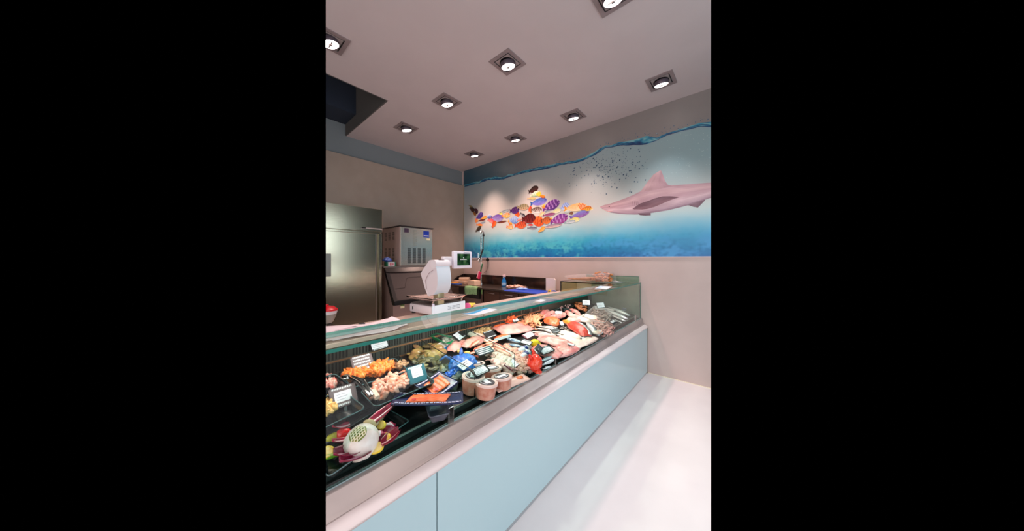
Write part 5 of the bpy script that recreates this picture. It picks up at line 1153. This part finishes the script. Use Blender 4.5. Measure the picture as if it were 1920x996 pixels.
# --- far bay
fish_red = fillet('red_tuna', 'bright red fish piece in front of the grey fish', (1066, 606, 1104, 632), .15, .045, m_red, .035, taper=.45, seed=2)
fillet('orange_fillet', 'narrow orange fillet left of the bright red fish', (1055, 603, 1078, 616), .05, .03, P('orange_flesh', (246, 150, 60), .35, col2=(236, 110, 40), scale=20), .04, taper=.6)
o = obj1('mussel', MB().blob((0, 0, .006), (.016, .009, .006), 2, .1, 30, 2), P('grey_shell', (120, 106, 98), .3, col2=(90, 80, 78), scale=40, rnd=.3), 'small grey brown shell in the bed below the bright red fish', 'shell', (0, 0, 0), (0, 0, 0), 'small shells below the red fish')
heap(o, [(1046, 614), (1060, 610), (1082, 622), (1074, 628), (1054, 622)], 50, .02, .012)
for i, p in enumerate([(1012, 594, 1032, 581), (1018, 598, 1040, 586), (1030, 599, 1052, 593), (1042, 598, 1060, 590), (1060, 586, 1076, 596), (1068, 582, 1088, 592)]):
    fillet('monkfish_tail', ('leftmost', 'second', 'third', 'fourth', 'fifth', 'rightmost')[i]+' of the pink monkfish tails along the rear', p, .07, .035, m_pink, .04, taper=.8, seed=i, cat='fish')
tray((1034, 590, 1062, 580), .14, .03, .06, 'black dish behind the monkfish tails with a white card in it')
sign((1041, 588, 1054, 590), .04, 'white card standing in the black dish behind the monkfish tails', 'black', (0, 1, .2, .8), .07, 45)
o = obj1('baby_octopus', MB().blob((0, 0, .018), (.016, .014, .018), 2, .2).tube([(0, 0, .01), (.02, .01, .014), (.034, .004, .004)], [.005, .004, .002], 6).tube([(0, 0, .01), (-.01, .022, .012), (-.026, .03, .004)], [.005, .004, .002], 6).tube([(0, 0, .01), (-.012, -.02, .012), (-.004, -.036, .004)], [.005, .004, .002], 6).tube([(0, 0, .01), (.014, -.018, .012), (.03, -.024, .004)], [.005, .004, .002], 6), P('octopus_rose', (196, 150, 146), .3, col2=(150, 110, 110), scale=40, rnd=.2), 'small rose grey octopus in the rear heap beside the black trays', 'octopus', (0, 0, 0), (0, 0, 0), 'small octopuses at the rear')
heap(o, [(1024, 584), (1040, 574), (1062, 566), (1076, 572), (1074, 582), (1050, 582)], 22, .05, .03)
tray((1066, 585, 1100, 562), .13, .04, .055, 'black tray of brown mussels at the far rear')
with_h(.04)
o = obj1('mussel', MB().blob((0, 0, .010), (.030, .015, .010), 2, .15, 30, 4), P('orange_mussel', (190, 110, 66), .3, col2=(110, 60, 40), scale=30, rnd=.25), 'orange brown mussel in the black tray at the far rear', 'mussel', (0, 0, 0), (0, 0, 0), 'mussels in the far black tray')
heap(o, [(1066, 566), (1078, 564), (1100, 576), (1100, 586), (1088, 584), (1078, 574)], 34, .03, .02)
with_h(0)
sign((1092, 572, 1107, 574), .07, 'grey sign at the far rear, left of the two', 'slate', (.05, .95, .12, .9), .10, 25, bottom=False)
sign((1120, 578, 1135, 578), .07, 'grey sign at the far rear, right of the two', 'slate', (.05, .95, .12, .9), .10, 25, bottom=False)
tray((1110, 600, 1132, 577), .24, .06, .07, 'clear plastic box of prawns with a paper in it at the far rear', P('frosty_plastic', (236, 224, 220), .2, alpha=.5), 'plastic_box', .02, 'plastic box')
c = _dk(1122, 587, .05); o = O('packing_paper', MB().slab(lambda s_, q: Vector(((s_-.5)*.09, (q-.5)*.14, .004*math.sin(s_*6))), 6, 6, .001), paper); o.location = c; o.rotation_euler = drot(.3); tag(o, 'white paper lying inside the clear plastic box', 'paper')
def prawn_mesh():
    b = MB(); pts = []; rs = []
    for i in range(9):
        a = -.6+i/8*2.6; pts.append((.026*math.cos(a), .026*math.sin(a), .008)); rs.append([.003, .007, .008, .008, .0075, .0065, .0055, .004, .0025][i])
    b.tube(pts, rs, 8); b.tube([pts[0], (.034, -.03, .010), (.03, -.055, .012)], .0008, 4); return b
o = obj1('prawn', prawn_mesh(), m_prawn, 'pink grey prawn in the heap between the plastic box and the glass', 'prawn', (0, 0, 0), (0, 0, 0), 'prawns of the far bay')
heap(o, [(1104, 602), (1120, 596), (1146, 606), (1152, 618), (1134, 630), (1118, 622), (1110, 612)], 150, .045, .0115)
with_h(.03)
o = obj1('prawn', prawn_mesh(), m_prawn2, 'greyish prawn lying in and below the clear plastic box', 'prawn', (0, 0, 0), (0, 0, 0), 'grey prawns around the plastic box')
heap(o, [(1108, 592), (1112, 582), (1130, 584), (1148, 596), (1150, 606), (1128, 600)], 80, .035, .012)
with_h(0)
for i, p in enumerate([(1090, 592, 1128, 602), (1082, 598, 1108, 606), (1066, 592, 1096, 600), (1062, 600, 1090, 604)]):
    fillet('squid_tube', ('rightmost cream', 'middle cream', 'rear pink', 'left pink')[i]+' squid tube between octopuses and prawns', p, .11, .03, m_white if i < 2 else m_pink2, .04, taper=.7, seed=i+2, cat='squid')
for i, p in enumerate([(1134, 584, 1180, 604), (1136, 578, 1184, 598), (1142, 592, 1176, 606), (1150, 600, 1168, 608)]):
    fish('sea_bass', ('brightest', 'rearmost', 'darker front', 'small foremost')[i]+' of the silver fish at the far end of the counter', 'fish', p, m_silver, m_sfin, .22, .13, .03+.02*(i == 0), None)
for i, p in enumerate([(1098, 606, 1118, 628), (1092, 612, 1108, 634), (1080, 604, 1096, 612)]):
    fish('grey_fish', ('largest', 'front', 'rear')[i]+' of the dark backed fish right of the bright red fish', 'fish', p, m_silver, m_sfin, .26, .14, .03)
fish('small_red_fish', 'small pink fish beside the round cream shell', 'fish', (1104, 626, 1126, 620), m_redfish, m_rfin, .28, .16, .02)
sign((1095, 602, 1112, 600), .06, 'black sign lying between the cream squid and the grey fish', 'black', None, .03, 72, 1)
sign((1110, 613, 1128, 613), .03, 'white strip on black plate between grey fish and prawns', 'black', (.05, .8, .3, .8), .04, 55, bottom=False)
sign((1140, 602, 1150, 610), .05, 'small black sign with a white slip among the prawns', 'black', (.3, .7, .2, .9), .05, 60, bottom=False)
sign((1123, 630, 1134, 622), .04, 'pale green card at the third glass clamp', 'pale', (.06, .94, .08, .92), .03, 60, bottom=False)
sign((1096, 640, 1112, 632), .045, 'white and black card at the glass below the cream shell', 'black', (.05, .95, .3, .95), .02, 66, bottom=False)
sign((1166, 582, 1174, 584), .04, 'small grey sign behind the silver fish at the far end', 'slate', None, .05, 30, 1)
c = _dk(1116, 625, .03); t = T('cream_scallop', 'round cream shell beside the small pink fish at the glass', 'shell', c, drot(.5))
O('shell', MB().lathe([(.001, .0), (.05, .004), (.058, .014), (.040, .024), (.0, .030)], 24), P('cream_shell', (236, 216, 200), .3, col2=(206, 170, 150), scale=20), t, smooth='all')
O('hinge', MB().box((-.02, .048, .002), (.02, .066, .010), .002), P('hinge_brown', (150, 120, 100), .4), t)

fillet('pink_fillet', 'pale pink fillet at the glass between second and third clamp', (1040, 668, 1084, 652), .11, .025, m_pink2, .015, seed=11, taper=.5)
fillet('white_fillet', 'thin white fillet at the glass left of the third clamp', (1078, 650, 1118, 634), .10, .02, m_white, .012, seed=12, taper=.5)
fillet('pink_fillet', 'small pink piece between the squid heap and the red bag', (966, 668, 990, 690), .12, .025, m_pink2, .02, seed=13, taper=.5)

# ---------------------------------------------------------------- nothing is modelled beyond what the photograph shows to its left and right
bpy.context.view_layer.update()
def trim():
    planes = []
    for u, sgn in ((611, -1), (1333, 1)):
        d = FW+RT*((u-CX)/FPX); nrm = Vector((d.y, -d.x, 0)).normalized()   # points right of the sight line
        planes.append(nrm*sgn)
    for o in list(C.objects):
        if o.type != 'MESH' or o.name in ('floor_2', 'ceiling_2', 'wall_right', 'wall_front'): continue
        M = o.matrix_world; bb = [M @ Vector(c) for c in o.bound_box]
        for n in planes:
            ds_ = [(p-EYE).dot(n) for p in bb]
            if max(ds_) <= 0: continue
            if min(ds_) > 0:
                bpy.data.objects.remove(o); o = None; break
            if o.data.users > 1: o.data = o.data.copy()
            bm = bmesh.new(); bm.from_mesh(o.data); bm.transform(M)
            g = bm.verts[:]+bm.edges[:]+bm.faces[:]
            r = bmesh.ops.bisect_plane(bm, geom=g, dist=1e-6, plane_co=EYE, plane_no=n, clear_outer=True)
            es = [e for e in r['geom_cut'] if isinstance(e, bmesh.types.BMEdge)]
            if es and 'print' not in o.data.attributes:
                try: bmesh.ops.holes_fill(bm, edges=es, sides=0)
                except Exception: pass
            if not bm.faces:
                bm.free(); bpy.data.objects.remove(o); o = None; break
            bm.transform(M.inverted()); bm.to_mesh(o.data); bm.free()
    # a thing whose every part lay outside is dropped too
    for o in [x for x in C.objects if x.type == 'EMPTY' and x.parent is None]:
        if not any(c.type == 'MESH' for c in o.children):
            for c in list(o.children): bpy.data.objects.remove(c)
            bpy.data.objects.remove(o)
trim()
